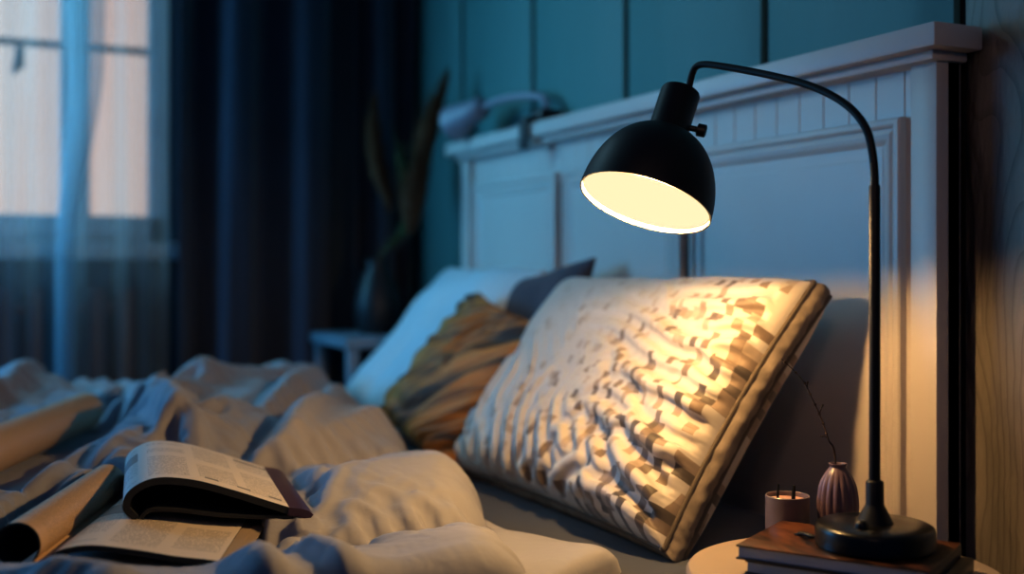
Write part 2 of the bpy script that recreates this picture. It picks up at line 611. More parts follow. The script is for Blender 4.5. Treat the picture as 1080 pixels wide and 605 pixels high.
def facade_mat():
    m, nt, b, L = new_mat('self_lit_facade')
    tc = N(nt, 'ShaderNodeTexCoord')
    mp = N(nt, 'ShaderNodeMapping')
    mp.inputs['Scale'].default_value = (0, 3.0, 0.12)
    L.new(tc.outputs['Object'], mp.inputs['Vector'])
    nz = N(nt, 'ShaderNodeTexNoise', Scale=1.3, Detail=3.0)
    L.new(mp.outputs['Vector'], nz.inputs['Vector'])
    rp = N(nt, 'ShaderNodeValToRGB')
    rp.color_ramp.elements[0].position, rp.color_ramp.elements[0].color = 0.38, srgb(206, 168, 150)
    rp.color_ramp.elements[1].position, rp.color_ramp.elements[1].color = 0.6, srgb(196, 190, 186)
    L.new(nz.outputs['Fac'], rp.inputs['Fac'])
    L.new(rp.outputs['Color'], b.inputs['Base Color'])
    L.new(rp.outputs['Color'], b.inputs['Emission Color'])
    b.inputs['Emission Strength'].default_value = 1.1  # glow in the material stands in for light falling on the facade
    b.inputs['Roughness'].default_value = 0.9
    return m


M['facade'] = facade_mat()


def sheer_mat():
    m, nt, b, L = new_mat('sheer_voile')
    nt.nodes.remove(b)
    tr = N(nt, 'ShaderNodeBsdfTransparent')
    di = N(nt, 'ShaderNodeBsdfTranslucent')
    di.inputs['Color'].default_value = (0.7, 0.85, 0.9, 1)
    d2 = N(nt, 'ShaderNodeBsdfDiffuse')
    d2.inputs['Color'].default_value = (0.7, 0.85, 0.9, 1)
    a = N(nt, 'ShaderNodeMixShader')
    a.inputs[0].default_value = 0.4
    L.new(di.outputs[0], a.inputs[1])
    L.new(d2.outputs[0], a.inputs[2])
    mx = N(nt, 'ShaderNodeMixShader')
    lw = N(nt, 'ShaderNodeLayerWeight', Blend=0.55)
    mr = N(nt, 'ShaderNodeMapRange')
    mr.inputs['To Min'].default_value = 0.26
    mr.inputs['To Max'].default_value = 0.8
    L.new(lw.outputs['Facing'], mr.inputs['Value'])
    L.new(mr.outputs['Result'], mx.inputs[0])
    L.new(tr.outputs[0], mx.inputs[1])
    L.new(a.outputs[0], mx.inputs[2])
    L.new(mx.outputs[0], nt.nodes['Material Output'].inputs['Surface'])
    return m


M['sheer'] = sheer_mat()


def glass_mat():
    m, nt, b, L = new_mat('window_glass')
    nt.nodes.remove(b)
    tr = N(nt, 'ShaderNodeBsdfTransparent')
    gl = N(nt, 'ShaderNodeBsdfGlossy', Roughness=0.02)
    mx = N(nt, 'ShaderNodeMixShader')
    mx.inputs[0].default_value = 0.06
    L.new(tr.outputs[0], mx.inputs[1])
    L.new(gl.outputs[0], mx.inputs[2])
    L.new(mx.outputs[0], nt.nodes['Material Output'].inputs['Surface'])
    return m


M['glass'] = glass_mat()

# ================================================================ SETTING
XW = -3.40      # window wall
YW = 1.26       # headboard wall
mb = MB()
mb.box(-7, 1.2, -2.6, 1.4, -0.05, 0.0)
tag(mb.build('floor', M['floor'], smooth=0), None, None, kind='structure')

# headboard wall: wide painted boards with dark gaps
edges = [-3.36, -2.934, -2.494, -2.059, -1.598, -1.166]
gap = 0.02
mb = MB()
mb.box(XW - 0.2, 1.2, YW + 0.012, YW + 0.1, 0, 2.7, mi=1)
xs = [XW] + edges
for i in range(len(xs) - 1):
    mb.box(xs[i] + gap / 2, xs[i + 1] - gap / 2, YW, YW + 0.02, 0, 2.7, b=0.003, mi=0)
mb.box(-1.166 + gap / 2, 0.2, YW, YW + 0.02, 0, 2.7, b=0.003, mi=2)
mb.box(0.2 + gap, 1.2, YW, YW + 0.02, 0, 2.7, b=0.003, mi=2)
tag(mb.build('wall_headboard', [M['wall_teal'], M['groove_dark'], M['wall_end']]), None, None, kind='structure')

# window wall with an opening
WY0, WY1, WZ0, WZ1 = -1.35, 0.53, 1.045, 2.35
mb = MB()
mb.box(XW - 0.2, XW, -2.6, WY0, 0, 2.7)
mb.box(XW - 0.2, XW, WY1, YW + 0.1, 0, 2.7)
mb.box(XW - 0.2, XW, WY0, WY1, 0, WZ0)
mb.box(XW - 0.2, XW, WY0, WY1, WZ1, 2.7)
tag(mb.build('wall_window', M['plaster_dark'], smooth=0), None, None, kind='structure')

win = thing('window_1', None, None, (XW, 0, 0))
win['kind'] = 'structure'
mb = MB()
x0, x1 = -0.075, -0.02
mb.box(x0, x1, WY1 - 0.045, WY1, WZ0, WZ1, 0.004)
mb.box(x0, x1, WY0, WY0 + 0.045, WZ0, WZ1, 0.004)
mb.box(x0, x1, WY0, WY1, WZ0, WZ0 + 0.075, 0.004)
mb.box(x0, x1, WY0, WY1, WZ1 - 0.06, WZ1, 0.004)
for yc in (0.2845, -0.41):
    mb.box(x0 - 0.005, x1 + 0.008, yc - 0.038, yc + 0.038, WZ0, WZ1, 0.004)
mb.build('window_frame', M['window_paint'], win)
mb = MB()
for zc in (1.60, 2.1):
    mb.box(-0.062, -0.04, WY0, WY1, zc - 0.009, zc + 0.009, 0.003)
mb.build('muntin', M['plaster_dark'], win)
mb = MB()
mb.box(-0.1, 0.05, WY0 - 0.05, WY1 + 0.03, WZ0 - 0.05, WZ0 - 0.002, 0.006)
mb.build('window_sill', M['window_paint'], win)
mb = MB()
mb.box(-0.056, -0.050, WY0, WY1, WZ0, WZ1)
mb.build('pane', M['glass'], win, smooth=0)
mb = MB()
mb.box(-0.02, 0.0, 0.128, 0.152, 1.52, 1.58, 0.004)
mb.tube([(0.0, 0.14, 1.565), (0.025, 0.14, 1.565), (0.03, 0.135, 1.55), (0.03, 0.125, 1.50)], 0.008)
mb.build('window_handle', M['plaster_dark'], win)

# neighbouring building outside
bld = thing('neighbouring_building', 'pale peach self-lit building facade with upright bands seen through the window', 'building', (-6.2, 0, 0))
mb = MB()
mb.box(-0.3, 0, -4.5, 2.2, 0, 4.2)
mb.build('facade_wall', M['facade'], bld, smooth=0)
mb = MB()
for k in range(14):
    y = -4.2 + k * 0.47
    mb.box(0, 0.05, y, y + 0.11, 0, 4.2, 0.01)
mb.build('pilaster', M['facade'], bld)

# radiator
rad = thing('radiator', 'pale ribbed radiator on the wall below the window', 'radiator', (XW + 0.048, 0, 0))
for k in range(17):
    y = -0.85 + k * 0.077
    mb = MB()
    mb.box(-0.035, 0.035, y, y + 0.052, 0.2, 0.92, 0.02, seg=3)
    mb.build('radiator_column', M['radiator'], rad)
mb = MB()
mb.tube([(0, -0.85, 0.26), (0, 0.42, 0.26)], 0.018)
mb.tube([(0, -0.85, 0.86), (0, 0.42, 0.86)], 0.018)
mb.tube([(0, 0.36, 0.24), (0, 0.36, 0.0)], 0.014)
mb.build('pipe', M['radiator'], rad)


# curtains
def curtain(name, ys, xfun, z0, z1, m, label, flare=None, nz_=60, thick=0.0):
    Z = np.linspace(z0, z1, nz_)
    Pt = np.zeros((len(ys), nz_, 3))
    for j, z in enumerate(Z):
        t = (z1 - z) / (z1 - z0)
        yy = ys.copy()
        if flare is not None:
            yy = flare(ys, z)
        Pt[:, j, 0] = xfun(ys, z, t)
        Pt[:, j, 1] = yy
        Pt[:, j, 2] = z
    b = MB()
    b.grid(Pt)
    o = b.build(name, m, smooth=180)
    if thick:
        md = o.modifiers.new('Solidify', 'SOLIDIFY')
        md.thickness = thick
    return tag(o, label, 'curtain', 'curtains beside the window')


def fold_curtain(y, z, t, centre, amp, freqs, seed):
    w = noise2(y * 1.7 + seed, z * 0.35, seed) * 0.07
    ph = (y + w * 0.5) * freqs
    s = np.sin(ph * 2 * PI)
    s = np.sign(s) * np.abs(s) ** 0.75
    return centre + amp * s + 0.02 * noise2(y * 14, z * 0.6, seed + 3) * (0.4 + t) + 0.012 * np.sin(ph * 4 * PI + 1.0)


ys = np.linspace(0.535, 0.985, 260)
curtain('curtain', ys, lambda y, z, t: fold_curtain(y - 0.05, z, t, XW + 0.14, 0.062, 4.9, 1), 0.02, 2.55, M['curtain'],
        'wide navy curtain hanging in heavy folds beside the window', thick=0.004)
ys = np.linspace(1.04, 1.235, 160)
curtain('curtain', ys, lambda y, z, t: fold_curtain(y, z, t, XW + 0.13, 0.05, 9.0, 4), 0.02, 2.55, M['curtain'],
        'narrow navy curtain strip hanging in the corner behind the pampas vase', thick=0.004)
# sheer strand, gathered, sweeping sideways at the sill
ys = np.linspace(0.0, 1.0, 150)


def sheer_y(y, z):
    c = 0.295 - 0.05 * sstep(1.5, 1.0, z) + 0.0 * z
    w = 0.105 - 0.05 * sstep(1.7, 1.05, z) + 0.0 * sstep(1.05, 0.6, z)
    return c + (y - 0.5) * w


curtain('sheer_curtain', ys, lambda y, z, t: XW + 0.165 + 0.014 * np.sin(y * 30 + z * 0.8) + 0.01 * np.sin(y * 71 + 2), 0.05, 2.55, M['sheer'],
        'gathered strand of pale sheer curtain hanging before the window mullion', flare=sheer_y)
ys = np.linspace(-1.3, 0.52, 500)
curtain('sheer_curtain', ys, lambda y, z, t: XW + 0.112 + 0.009 * np.sin(y * 55 + 0.5 * np.sin(z)) + 0.006 * np.sin(y * 23 + 2), 0.05, 2.55, M['sheer'],
        'wide pale sheer curtain spread across the whole window')

# ================================================================ BED
bed = thing('bed', 'white panelled bed with a tall headboard and projecting cap', 'bed', (0, 0, 0))
HX0, HX1 = -2.80, -1.15
mb = MB()
# beadboard back with v-grooves (a profile across x, extruded in z)
gx = np.arange(HX1 - 0.018 - 0.057 * 40, HX1, 0.057)
prof = [(HX0, 1.2165)]
for g in gx:
    if HX0 + 0.06 < g < HX1 - 0.03:
        prof += [(g - 0.0016, 1.2165), (g, 1.2185), (g + 0.0016, 1.2165)]
prof += [(HX1, 1.2165)]
Pt = np.array([[(x, y, 0.30), (x, y, 1.27)] for x, y in prof])
mb.grid(Pt)
mb.box(HX0, HX1, 1.222, 1.244, 0.30, 1.27)
hb = mb.build('headboard', M['white_paint'], bed, smooth=0)


def panel(xa, xb, za, zb):
    """raised mitred panel: rings of (inset, y)"""
    rings = [(0, 1.2165), (0, 1.205), (0.003, 1.2025), (0.009, 1.2015), (0.013, 1.2035), (0.0145, 1.2075), (0.017, 1.2075), (0.022, 1.2050), (0.028, 1.2065), (0.034, 1.2105), (0.038, 1.2125),
             (0.041, 1.2125), (0.0415, 1.2115), (0.056, 1.2115), (0.0575, 1.2105)]
    V, F = [], []
    for i, y in rings:
        V += [(xa + i, y, za + i), (xb - i, y, za + i), (xb - i, y, zb - i), (xa + i, y, zb - i)]
    n = len(rings)
    for k in range(n - 1):
        for j in range(4):
            F.append((k * 4 + j, k * 4 + (j + 1) % 4, k * 4 + 4 + (j + 1) % 4, k * 4 + 4 + j))
    F.append(tuple((n - 1) * 4 + j for j in range(4)))
    b = MB()
    b.add(V, F)
    return b.build('headboard_panel', M['white_paint'], hb, smooth=20)


for xa, xb in ((-1.745, -1.222), (-2.242, -1.775), (-2.735, -2.272)):
    panel(xa, xb, 0.50, 1.189)
for xa, xb in ((HX1 - 0.048, HX1), (HX0, HX0 + 0.048)):
    mb = MB()
    mb.box(xa, xb, 1.2, 1.246, 0.0, 1.268, 0.0025)
    mb.build('post', M['white_paint'], bed)
# dark slots between the panels
for xc in (-1.76, -2.257):
    mb = MB()
    mb.box(xc - 0.0065, xc + 0.0065, 1.2125, 1.2168, 0.5, 1.165)
    mb.build('panel_gap', M['groove_dark'], hb, smooth=0)
mb = MB()
mb.box(HX0 - 0.03, HX1 + 0.03, 1.165, 1.2555, 1.270, 1.303, 0.004)
mb.box(HX0 - 0.008, HX1 + 0.008, 1.184, 1.252, 1.256, 1.271, 0.005)
mb.build('cap_rail', M['white_paint'], bed)
for ya, yb, xa, xb in ((-0.88, 1.195, -1.215, -1.185), (-0.88, 1.195, -2.765, -2.735)):
    mb = MB()
    mb.box(xa, xb, ya, yb, 0.18, 0.32, 0.006)
    mb.build('side_rail', M['white_paint'], bed)
mb = MB()
mb.box(-2.735, -1.215, -0.86, 1.19, 0.285, 0.325, 0.004)
mb.build('slat_base', M['rail_wood'], bed)
for x in (-1.23, -2.72):
    mb = MB()
    mb.box(x - 0.03, x + 0.03, -0.86, -0.80, 0.0, 0.29, 0.006)
    mb.build('leg', M['white_paint'], bed)

mb = MB()
mb.box(-2.75, -1.20, -0.85, 1.185, 0.325, 0.58, 0.045, seg=5)
tag(mb.build('mattress', M['sheet']), 'thick mattress in a plain grey fitted sheet on the bed', 'mattress')


# ---------------------------------------------------------------- pillows
def pillow_obj(name, w, h, t, origin, lean, yaw, roll, material, label, disp=None, gusset=0.0, nu=150, nv=110, pinch=0.05, piping=None, side_mat=None, power=0.42, seed=0, cat='pillow'):
    """cushion of two faces: local u across (x), v up; leaned back, turned. Origin: bottom middle of its back edge."""
    root = thing(name, label, cat, (0, 0, 0))
    ux = np.linspace(-1, 1, nu)
    vx = np.linspace(-1, 1, nv)
    ux = np.sign(ux) * (1 - (1 - np.abs(ux)) ** 1.25)
    vx = np.sign(vx) * (1 - (1 - np.abs(vx)) ** 1.25)
    U, V = np.meshgrid(ux, vx, indexing='ij')
    X = w / 2 * U * (1 - pinch * (1 - V ** 2) * np.abs(U) ** 1.5)
    Y = h / 2 * V * (1 - pinch * (1 - U ** 2) * np.abs(V) ** 1.5)
    prof = (np.clip(1 - U ** 4, 0, 1) * np.clip(1 - V ** 4, 0, 1)) ** power
    T = t * prof
    d = disp(U, V, X, Y) if disp is not None else np.zeros_like(X)
    if d.ndim == 2:
        d = np.stack([d * 0, d * 0, d], -1)
    d = d * np.clip(prof * 3.0, 0, 1)[..., None]
    wob = 0.006 * noise2(X * 9, Y * 9, seed)
    front = np.stack([X, Y, gusset / 2 + T * 0.55 + wob * (prof > 0)], -1) + d
    back = np.stack([X, Y, -gusset / 2 - T * 0.45 + wob * 0], -1)
    ang = lean
    ca, sa = math.cos(roll), math.sin(roll)
    R = Matrix.Rotation(yaw, 4, 'Z') @ Matrix.Rotation(ang, 4, 'X') @ Matrix.Rotation(roll, 4, 'Z')
    # lean: local z (front) -> towards -Y and up
    R = np.array(R.to_3x3())
    o = np.array(origin)

    def world(Q):
        Q = Q + np.array([0, h / 2, 0]) if False else Q
        return Q @ R.T + o
    b = MB()
    b.grid(world(front))
    nf = front.shape[0] * front.shape[1]
    uvs = [np.stack([X, Y], -1).reshape(-1, 2)]
    b.grid(world(back), flip=True)
    uvs.append(np.stack([X, Y], -1).reshape(-1, 2))
    body = None
    rim = [(i, 0) for i in range(nu)] + [(nu - 1, j) for j in range(1, nv)] + [(i, nv - 1) for i in range(nu - 2, -1, -1)] + [(0, j) for j in range(nv - 2, 0, -1)]
    rf = np.array([front[i, j] for i, j in rim])
    rb = np.array([back[i, j] for i, j in rim])
    if gusset <= 0:
        body = b.build('cover', material, root, smooth=180, uv=np.concatenate(uvs))
        me = body.data
        bm = bmesh.new()
        bm.from_mesh(me)
        bmesh.ops.remove_doubles(bm, verts=bm.verts[:], dist=0.0008)
        bmesh.ops.recalc_face_normals(bm, faces=bm.faces[:])
        bm.to_mesh(me)
        bm.free()
    else:
        body = b.build('cover', material, root, smooth=180, uv=np.concatenate(uvs))
        n = 9
        S = []
        ctr = rf.mean(0)
        for k in range(n):
            q = k / (n - 1)
            mid = rf * (1 - q) + rb * q
            out = mid.copy()
            nrm = mid - ctr
            nrm[:, 2] = 0
            nrm /= np.maximum(np.linalg.norm(nrm, axis=1, keepdims=True), 1e-6)
            bul = 0.010 * math.sin(PI * q)
            out += nrm * (bul + 0.003 * noise2(np.arange(len(rim)) * 0.13, np.full(len(rim), q * 2.0), 5)[:, None])
            S.append(out)
        S = np.stack(S, 1)
        g = MB()
        g.grid(world(S), wrap_u=True)
        g.build('side_panel', side_mat, root, smooth=180)
    if piping:
        step = 2
        for edge in ((rf,) if gusset <= 0 else (rf, rb)):
            g = MB()
            pts = world(edge[::step])
            pts = [Vector(p) for p in pts] + [Vector(pts[0])]
            g.tube(pts, piping, seg=8)
            g.build('piping', M['piping'], root)
    return root


def folds_from(U, V, X, Y, side, seed, n, reach, amp, slant=0.0):
    """gathers running in from one edge"""
    if side == 'r':
        d, a = (1 - U), V
    elif side == 'l':
        d, a = (1 + U), V
    elif side == 'b':
        d, a = (1 + V), U
    else:
        d, a = (1 - V), U
    a2 = a + slant * d + 0.22 * noise2(d * 1.6, a * 1.6, seed + 7)
    r = 1 - np.abs(noise2(a2 * n, d * 0.7, seed)) * 1.8
    r = np.clip(r, -0.2, 1)
    L = reach * (0.55 + 0.6 * noise2(a * n * 0.45, np.zeros_like(a) + 3.3, seed + 1) ** 2 + 0.25)
    return amp * r * np.exp(-(d / L) ** 1.6) * (0.35 + 0.65 * np.clip(d / 0.12, 0, 1))


def disp_main(U, V, X, Y):
    """creases gathered in from the side seam and up from the lower seam"""
    n, m = 190, 125
    gx = np.linspace(-0.36, 0.36, n)
    gy = np.linspace(-0.22, 0.22, m)
    A, Bq = np.meshgrid(gx, gy, indexing='ij')
    u, v = A / 0.36, Bq / 0.22
    bz = 0.06 * (np.clip(1 - u ** 4, 0, 1) * np.clip(1 - v ** 4, 0, 1)) ** 0.45
    # gentle seeds that run in from the seams
    e = folds_from(u, v, A, Bq, 'r', 11, 4.2, 0.8, 0.006, -0.30) + folds_from(u, v, A, Bq, 'b', 23, 5.5, 0.9, 0.006, 0.25) * sstep(0.8, 0.1, u)
    for (x0, y0, x1, y1, w_, a_) in ((0.97, -0.97, 0.55, -0.80, 0.05, 0.016), (0.97, -0.80, 0.60, -0.50, 0.06, 0.012), (0.62, -0.98, 0.50, -0.55, 0.05, 0.014), (0.97, -0.1, 0.40, 0.0, 0.07, 0.010), (0.97, -0.45, 0.30, -0.30, 0.07, 0.012)):
        dx, dy = x1 - x0, y1 - y0
        l2 = dx * dx + dy * dy
        tt = np.clip(((u - x0) * dx + (v - y0) * dy) / l2, 0, 1)
        e = e + a_ * np.exp(-(np.hypot(u - x0 - tt * dx, v - y0 - tt * dy) / w_) ** 1.5) * (1 - 0.7 * tt)
    Bs = np.stack([A, Bq, bz + e], -1)
    q1, q2 = noise2(u * 1.3, v * 1.7, 12), noise2(u * 1.9, v * 1.1, 13)
    nr = np.exp(-((1 - u) / (0.75 + 0.5 * q1)) ** 2) * sstep(1.1, 0.1, v)
    nb = np.exp(-((1 + v) / (0.75 + 0.6 * q2)) ** 2)
    sv = 1 + 0.20 * nr + 0.02 * (q2 + 0.3)
    su = 1 + 0.15 * nb * sstep(0.85, 0.1, u) * (0.7 + 0.8 * q1) + 0.03 * nr
    pin = np.clip(1 - np.minimum(1 - np.abs(u), (1 - np.abs(v)) * 0.65) / 0.06, 0, 1)
    D = wrinkle(Bs, su, sv, iters=240, kup=0.012, kdn=0.022, kxy=0.012, bend=0.7, seed=8, amp=0.004, freq=8.0, pin=pin, reach=4)
    D[..., 2] += e
    return bilerp(D, (X / 0.36 + 1) / 2 * (n - 1), (Y / 0.22 + 1) / 2 * (m - 1))


LEAN = math.radians(54)
cy = 0.5 * (0.90 + 1.15)
main = pillow_obj('patterned_pillow', 0.725, 0.44, 0.13, (-1.645, 0.985, 0.762), LEAN, math.radians(0), math.radians(0.4), M['mosaic'],
                  'cream pillow printed with small brown and grey rectangles, leaning under the lamp', disp=disp_main, gusset=0.036, nu=300, nv=220, pinch=0.05, piping=0.0038, side_mat=M['gusset'], power=0.45)


def disp_white(U, V, X, Y):
    return 0.008 * noise2(X * 7, Y * 6, 31) + folds_from(U, V, X, Y, 'b', 33, 3, 0.6, 0.012)


pillow_obj('pillow', 0.60, 0.476, 0.11, (-2.53, 1.02, 0.785), math.radians(50), math.radians(-3), 0, M['pillow_white'],
           'large plain pale pillow propped against the headboard behind the brown cushion', disp=disp_white, pinch=0.06)


def disp_dark(U, V, X, Y):
    return 0.006 * noise2(X * 9, Y * 8, 41)


pillow_obj('pillow', 0.44, 0.44, 0.07, (-2.19, 1.055, 0.768), math.radians(66), 0, math.radians(8), M['pillow_dark'],
           'plain dark grey pillow tucked between the pale pillow and the patterned one', disp=disp_dark, pinch=0.08)


def disp_brown(U, V, X, Y):
    c_, s_ = math.cos(math.radians(40)), math.sin(math.radians(40))
    al, ac = X * c_ + Y * s_, -X * s_ + Y * c_
    return 0.012 * (1 - np.abs(noise2(al * 3, ac * 24 + 2 * noise2(al * 5, ac * 5, 53), 51)) * 2) + 0.004 * noise2(al * 8, ac * 60, 52)


pillow_obj('cushion', 0.40, 0.35, 0.085, (-2.115, 0.912, 0.750), math.radians(53), math.radians(6), math.radians(-12), M['brown'],
           'golden brown creased cushion leaning between the pale pillow and the patterned pillow', disp=disp_brown, pinch=0.09, nu=160, nv=160, cat='cushion')

# ---------------------------------------------------------------- duvet
ZB = 0.578


def Yhead(X):
    xs_ = np.array([-2.85, -2.62, -2.5, -2.2, -1.92, -1.80, -1.70, -1.58, -1.46, -1.38, -1.33, -1.19, -1.0])
    ys_ = np.array([0.80, 0.80, 0.795, 0.765, 0.735, 0.70, 0.71, 0.70, 0.675, 0.63, 0.64, 0.60, 0.50])
    return np.interp(X, xs_, ys_)


def seg_dist(X, Y, a, b):
    dx, dy = b[0] - a[0], b[1] - a[1]
    l = math.hypot(dx, dy)
    t = np.clip(((X - a[0]) * dx + (Y - a[1]) * dy) / (l * l), 0, 1)
    sx, sy = X - a[0] - t * dx, Y - a[1] - t * dy
    d = np.hypot(sx, sy)
    side = (dx * sy - dy * sx) / l
    return d, side, t


SEAMS = [((-1.30, 0.30), (-1.375, 0.66)), ((-1.66, 0.40), (-1.80, 0.72)), ((-2.16, 0.36), (-2.24, 0.78))]
# magazines: (centre, e1 (into the bed), half length, half width)
E1 = Vector((-0.935, 0.355, 0)).normalized()
E2 = Vector((0.355, 0.935, 0)).normalized()
A1 = Vector((-0.99, 0.13, 0)).normalized()
A2 = Vector((0.13, 0.99, 0)).normalized()
C1 = Vector((-0.93, 0.367, 0)).normalized()
C2 = Vector((0.367, 0.93, 0)).normalized()
FLAT = []     # (origin, e1, e2, l0, l1, w0, w1, height)


def folds_px(lst, h=0.69):
    """fold crests noted as picture points and turned into points of the bed"""
    out = []
    for (ax, ay, bx, by, amp, w, bias) in lst:
        a, b = G(ax, ay, h), G(bx, by, h)
        out.append(((a.x, a.y), (b.x, b.y), amp, w, bias))
    return out


FOLDS = folds_px([
    (330, 425, 262, 478, -0.024, 0.030, 0.2),
    (300, 412, 205, 462, -0.020, 0.032, 0.2),
    (345, 438, 292, 482, 0.020, 0.028, 0.2),
    (410, 468, 335, 498, -0.010, 0.02, 0.2),
    (235, 410, 140, 452, 0.022, 0.04, 0.2),
    (120, 425, 60, 470, -0.024, 0.035, 0.2),
    (365, 604, 450, 572, 0.020, 0.022, 0.3),
    # crests running from far to near over the bed
    (205, 402, 340, 400, 0.030, 0.10, 0.4),
    (215, 420, 350, 404, 0.026, 0.05, 0.5),
    (150, 440, 185, 470, 0.035, 0.05, 0.6),
    (60, 455, 160, 437, 0.035, 0.06, 0.5),
    (230, 455, 330, 415, 0.030, 0.05, 0.4),
    (270, 478, 345, 425, 0.028, 0.045, -0.4),
    (0, 432, 70, 400, 0.04, 0.08, 0.3),
    (20, 398, 85, 386, 0.05, 0.09, 0.3),
    (110, 398, 160, 392, 0.03, 0.09, 0.3),
    (330, 560, 420, 600, 0.022, 0.03, 0.4),
    (260, 560, 300, 605, 0.03, 0.04, 0.2),
    (60, 590, 150, 600, 0.02, 0.04, 0.2),
    (330, 470, 420, 440, 0.014, 0.04, 0.3),
    (0, 500, 60, 470, 0.03, 0.04, 0.4),
])


def duvet_height(X, Y):
    base = 0.092 + 0.035 * sstep(-1.3, -1.9, X) + 0.012 * sstep(-1.9, -2.6, X)
    # quilt channels pinched at the seams
    pinch = np.zeros_like(X)
    puck = np.zeros_like(X)
    for (a, b) in SEAMS:
        d, side, t = seg_dist(X, Y, a, b)
        fade = sstep(0.0, 0.25, t)
        pinch += (0.028 * np.exp(-(d / 0.07) ** 1.3) + 0.020 * np.exp(-(d / 0.014) ** 1.2)) * (0.3 + 0.7 * fade)
        puck += 0.020 * noise2(t * 13, side * 6, 61) * np.exp(-(d / 0.05) ** 1.5) * fade
    H = base - pinch + puck
    # long soft rolls
    xs_ = np.array([-2.9, -2.5, -2.2, -1.97, -1.73, -1.55, -1.35, -1.2])
    H += np.interp(X, xs_, np.array([0.0, 0.02, -0.005, 0.012, -0.01, 0.012, -0.006, 0.0])) * sstep(0.1, 0.5, Y)
    # soft billows
    k = 0.12 + 0.88 * sstep(0.60, 0.22, Y) * sstep(-1.2, -1.6, X) + 0.3 * sstep(-1.6, -2.0, X)
    wx = X + 0.10 * noise2(X * 4, Y * 4, 71)
    wy = Y + 0.10 * noise2(X * 4, Y * 4, 72)
    H += k * 0.022 * (np.abs(noise2(wx * 3.1, wy * 4.2, 73)) * 2 - 0.6)
    H += 0.010 * noise2(X * 3, Y * 3, 75)
    for a, b, amp, w, bias in FOLDS:
        d, side, t = seg_dist(X, Y, a, b)
        ww = np.where(side > 0, w * (1 + bias), w * (1 - bias))
        H += 1.5 * amp * np.exp(-(d / ww) ** 1.3) - 0.4 * amp * np.exp(-(d / (w * 2.6)) ** 2)
    return np.maximum(H, 0.03)


def flatten(X, Y, Z):
    for (o, e1, e2, l0, l1, w0, w1, h) in FLAT:
        a = (X - o[0]) * e1.x + (Y - o[1]) * e1.y
        c = (X - o[0]) * e2.x + (Y - o[1]) * e2.y
        da = np.maximum(np.maximum(l0 - a, a - l1), 0)
        dc = np.maximum(np.maximum(w0 - c, c - w1), 0)
        d = np.hypot(da, dc)
        k = np.exp(-(d / 0.05) ** 2)
        Z = Z * (1 - k) + np.minimum(Z, h + 0.1 * d) * k * 0.0 + k * np.where(d < 1e-6, h, np.minimum(Z, h + d * 0.9))
    return Z


# magazine placements (front ends on the bed)
MAG_Z = 0.648
oA = G(310, 547, MAG_Z + 0.014)
oB = Vector((-1.35, 0.09, MAG_Z)) - E1 * 0.035
oC = G(-6, 498, 0.665) - C1 * 0.08
FLAT.append(((oB.x, oB.y), E1, E2, -0.01, 0.31, -0.10, 0.23, MAG_Z - 0.012))
FLAT.append(((oC.x, oC.y), C1, C2, -0.10, 0.52, -0.03, 0.09, 0.66))
FLAT.append(((oA.x, oA.y), A1, A2, -0.01, 0.30, -0.035, 0.03, MAG_Z + 0.014))

nx, ny = 420, 380
px_ = np.linspace(-0.0, 1.0, nx)
# along X: near drape (down the mattress side), flat top, far drape
Xs = np.concatenate([np.full(34, np.nan), np.linspace(-1.145, -2.79, nx - 68), np.full(34, np.nan)])
Ys_t = np.linspace(0, 1, ny)
# denser towards the head edge
q = np.concatenate([np.linspace(0, 0.86, ny - 110, endpoint=False), 0.86 + 0.14 * np.sin(np.linspace(0, PI / 2, 110))])
Pt = np.zeros((nx, ny, 3))
Y0 = -0.75
for i in range(nx):
    if i < 34:
        s = (33 - i) / 33.0
        Xtop, drop = -1.145, s
    elif i >= nx - 34:
        s = (i - (nx - 34)) / 33.0
        Xtop, drop = -2.79, s
    else:
        Xtop, drop = Xs[i], 0.0
    Pt[i, :, 0] = Xtop
    Pt[i, :, 2] = drop
XX = Pt[:, :, 0].copy()
DR = Pt[:, :, 2].copy()
YH = Yhead(XX) + 0.018 * noise2(XX * 9, XX * 0 + 2.2, 81) + 0.008 * noise2(XX * 26, XX * 0 + 1.2, 82)
YY = Y0 + (YH - Y0) * q[None, :]
H = duvet_height(XX, YY)
qd = np.clip((YH - YY) / 0.085, 0, 1)           # rounding at the head edge
edge = np.sqrt(np.clip(1 - (1 - qd) ** 2, 0, 1))
ZZ = ZB + H * edge
# creases of the loose cover
gx_ = np.arange(-2.80, -1.09, 0.0068)
gy_ = np.arange(-0.20, 0.86, 0.0068)
BX, BY = np.meshgrid(gx_, gy_, indexing='ij')
BH = duvet_height(BX, BY)
BZ_ = flatten(BX, BY, ZB + BH)
Bs = np.stack([BX, BY, BZ_], -1)
loose = 0.05 + 0.3 * np.clip(noise2(BX * 4, BY * 3, 90), 0, 1) + 0.8 * sstep(0.60, 0.30, BY + 0.12 * noise2(BX * 3, BY * 3, 77)) * sstep(-1.25, -1.55, BX)
su = 1 + 0.045 * loose + 0.03 * loose * noise2(BX * 3, BY * 3, 78)
sv = 1 + 0.085 * loose + 0.05 * loose * noise2(BX * 3, BY * 3, 79)
pin = np.zeros_like(BX)
for (o_, e1_, e2_, l0_, l1_, w0_, w1_, h_) in FLAT:
    aa = (BX - o_[0]) * e1_.x + (BY - o_[1]) * e1_.y
    cc = (BX - o_[0]) * e2_.x + (BY - o_[1]) * e2_.y
    pin = np.maximum(pin, ((aa > l0_) & (aa < l1_) & (cc > w0_) & (cc < w1_)) * 0.6)
for (sa, sb) in SEAMS:
    d_, side_, t_ = seg_dist(BX, BY, sa, sb)
    pin = np.maximum(pin, 0.25 * np.exp(-(d_ / 0.012) ** 2))
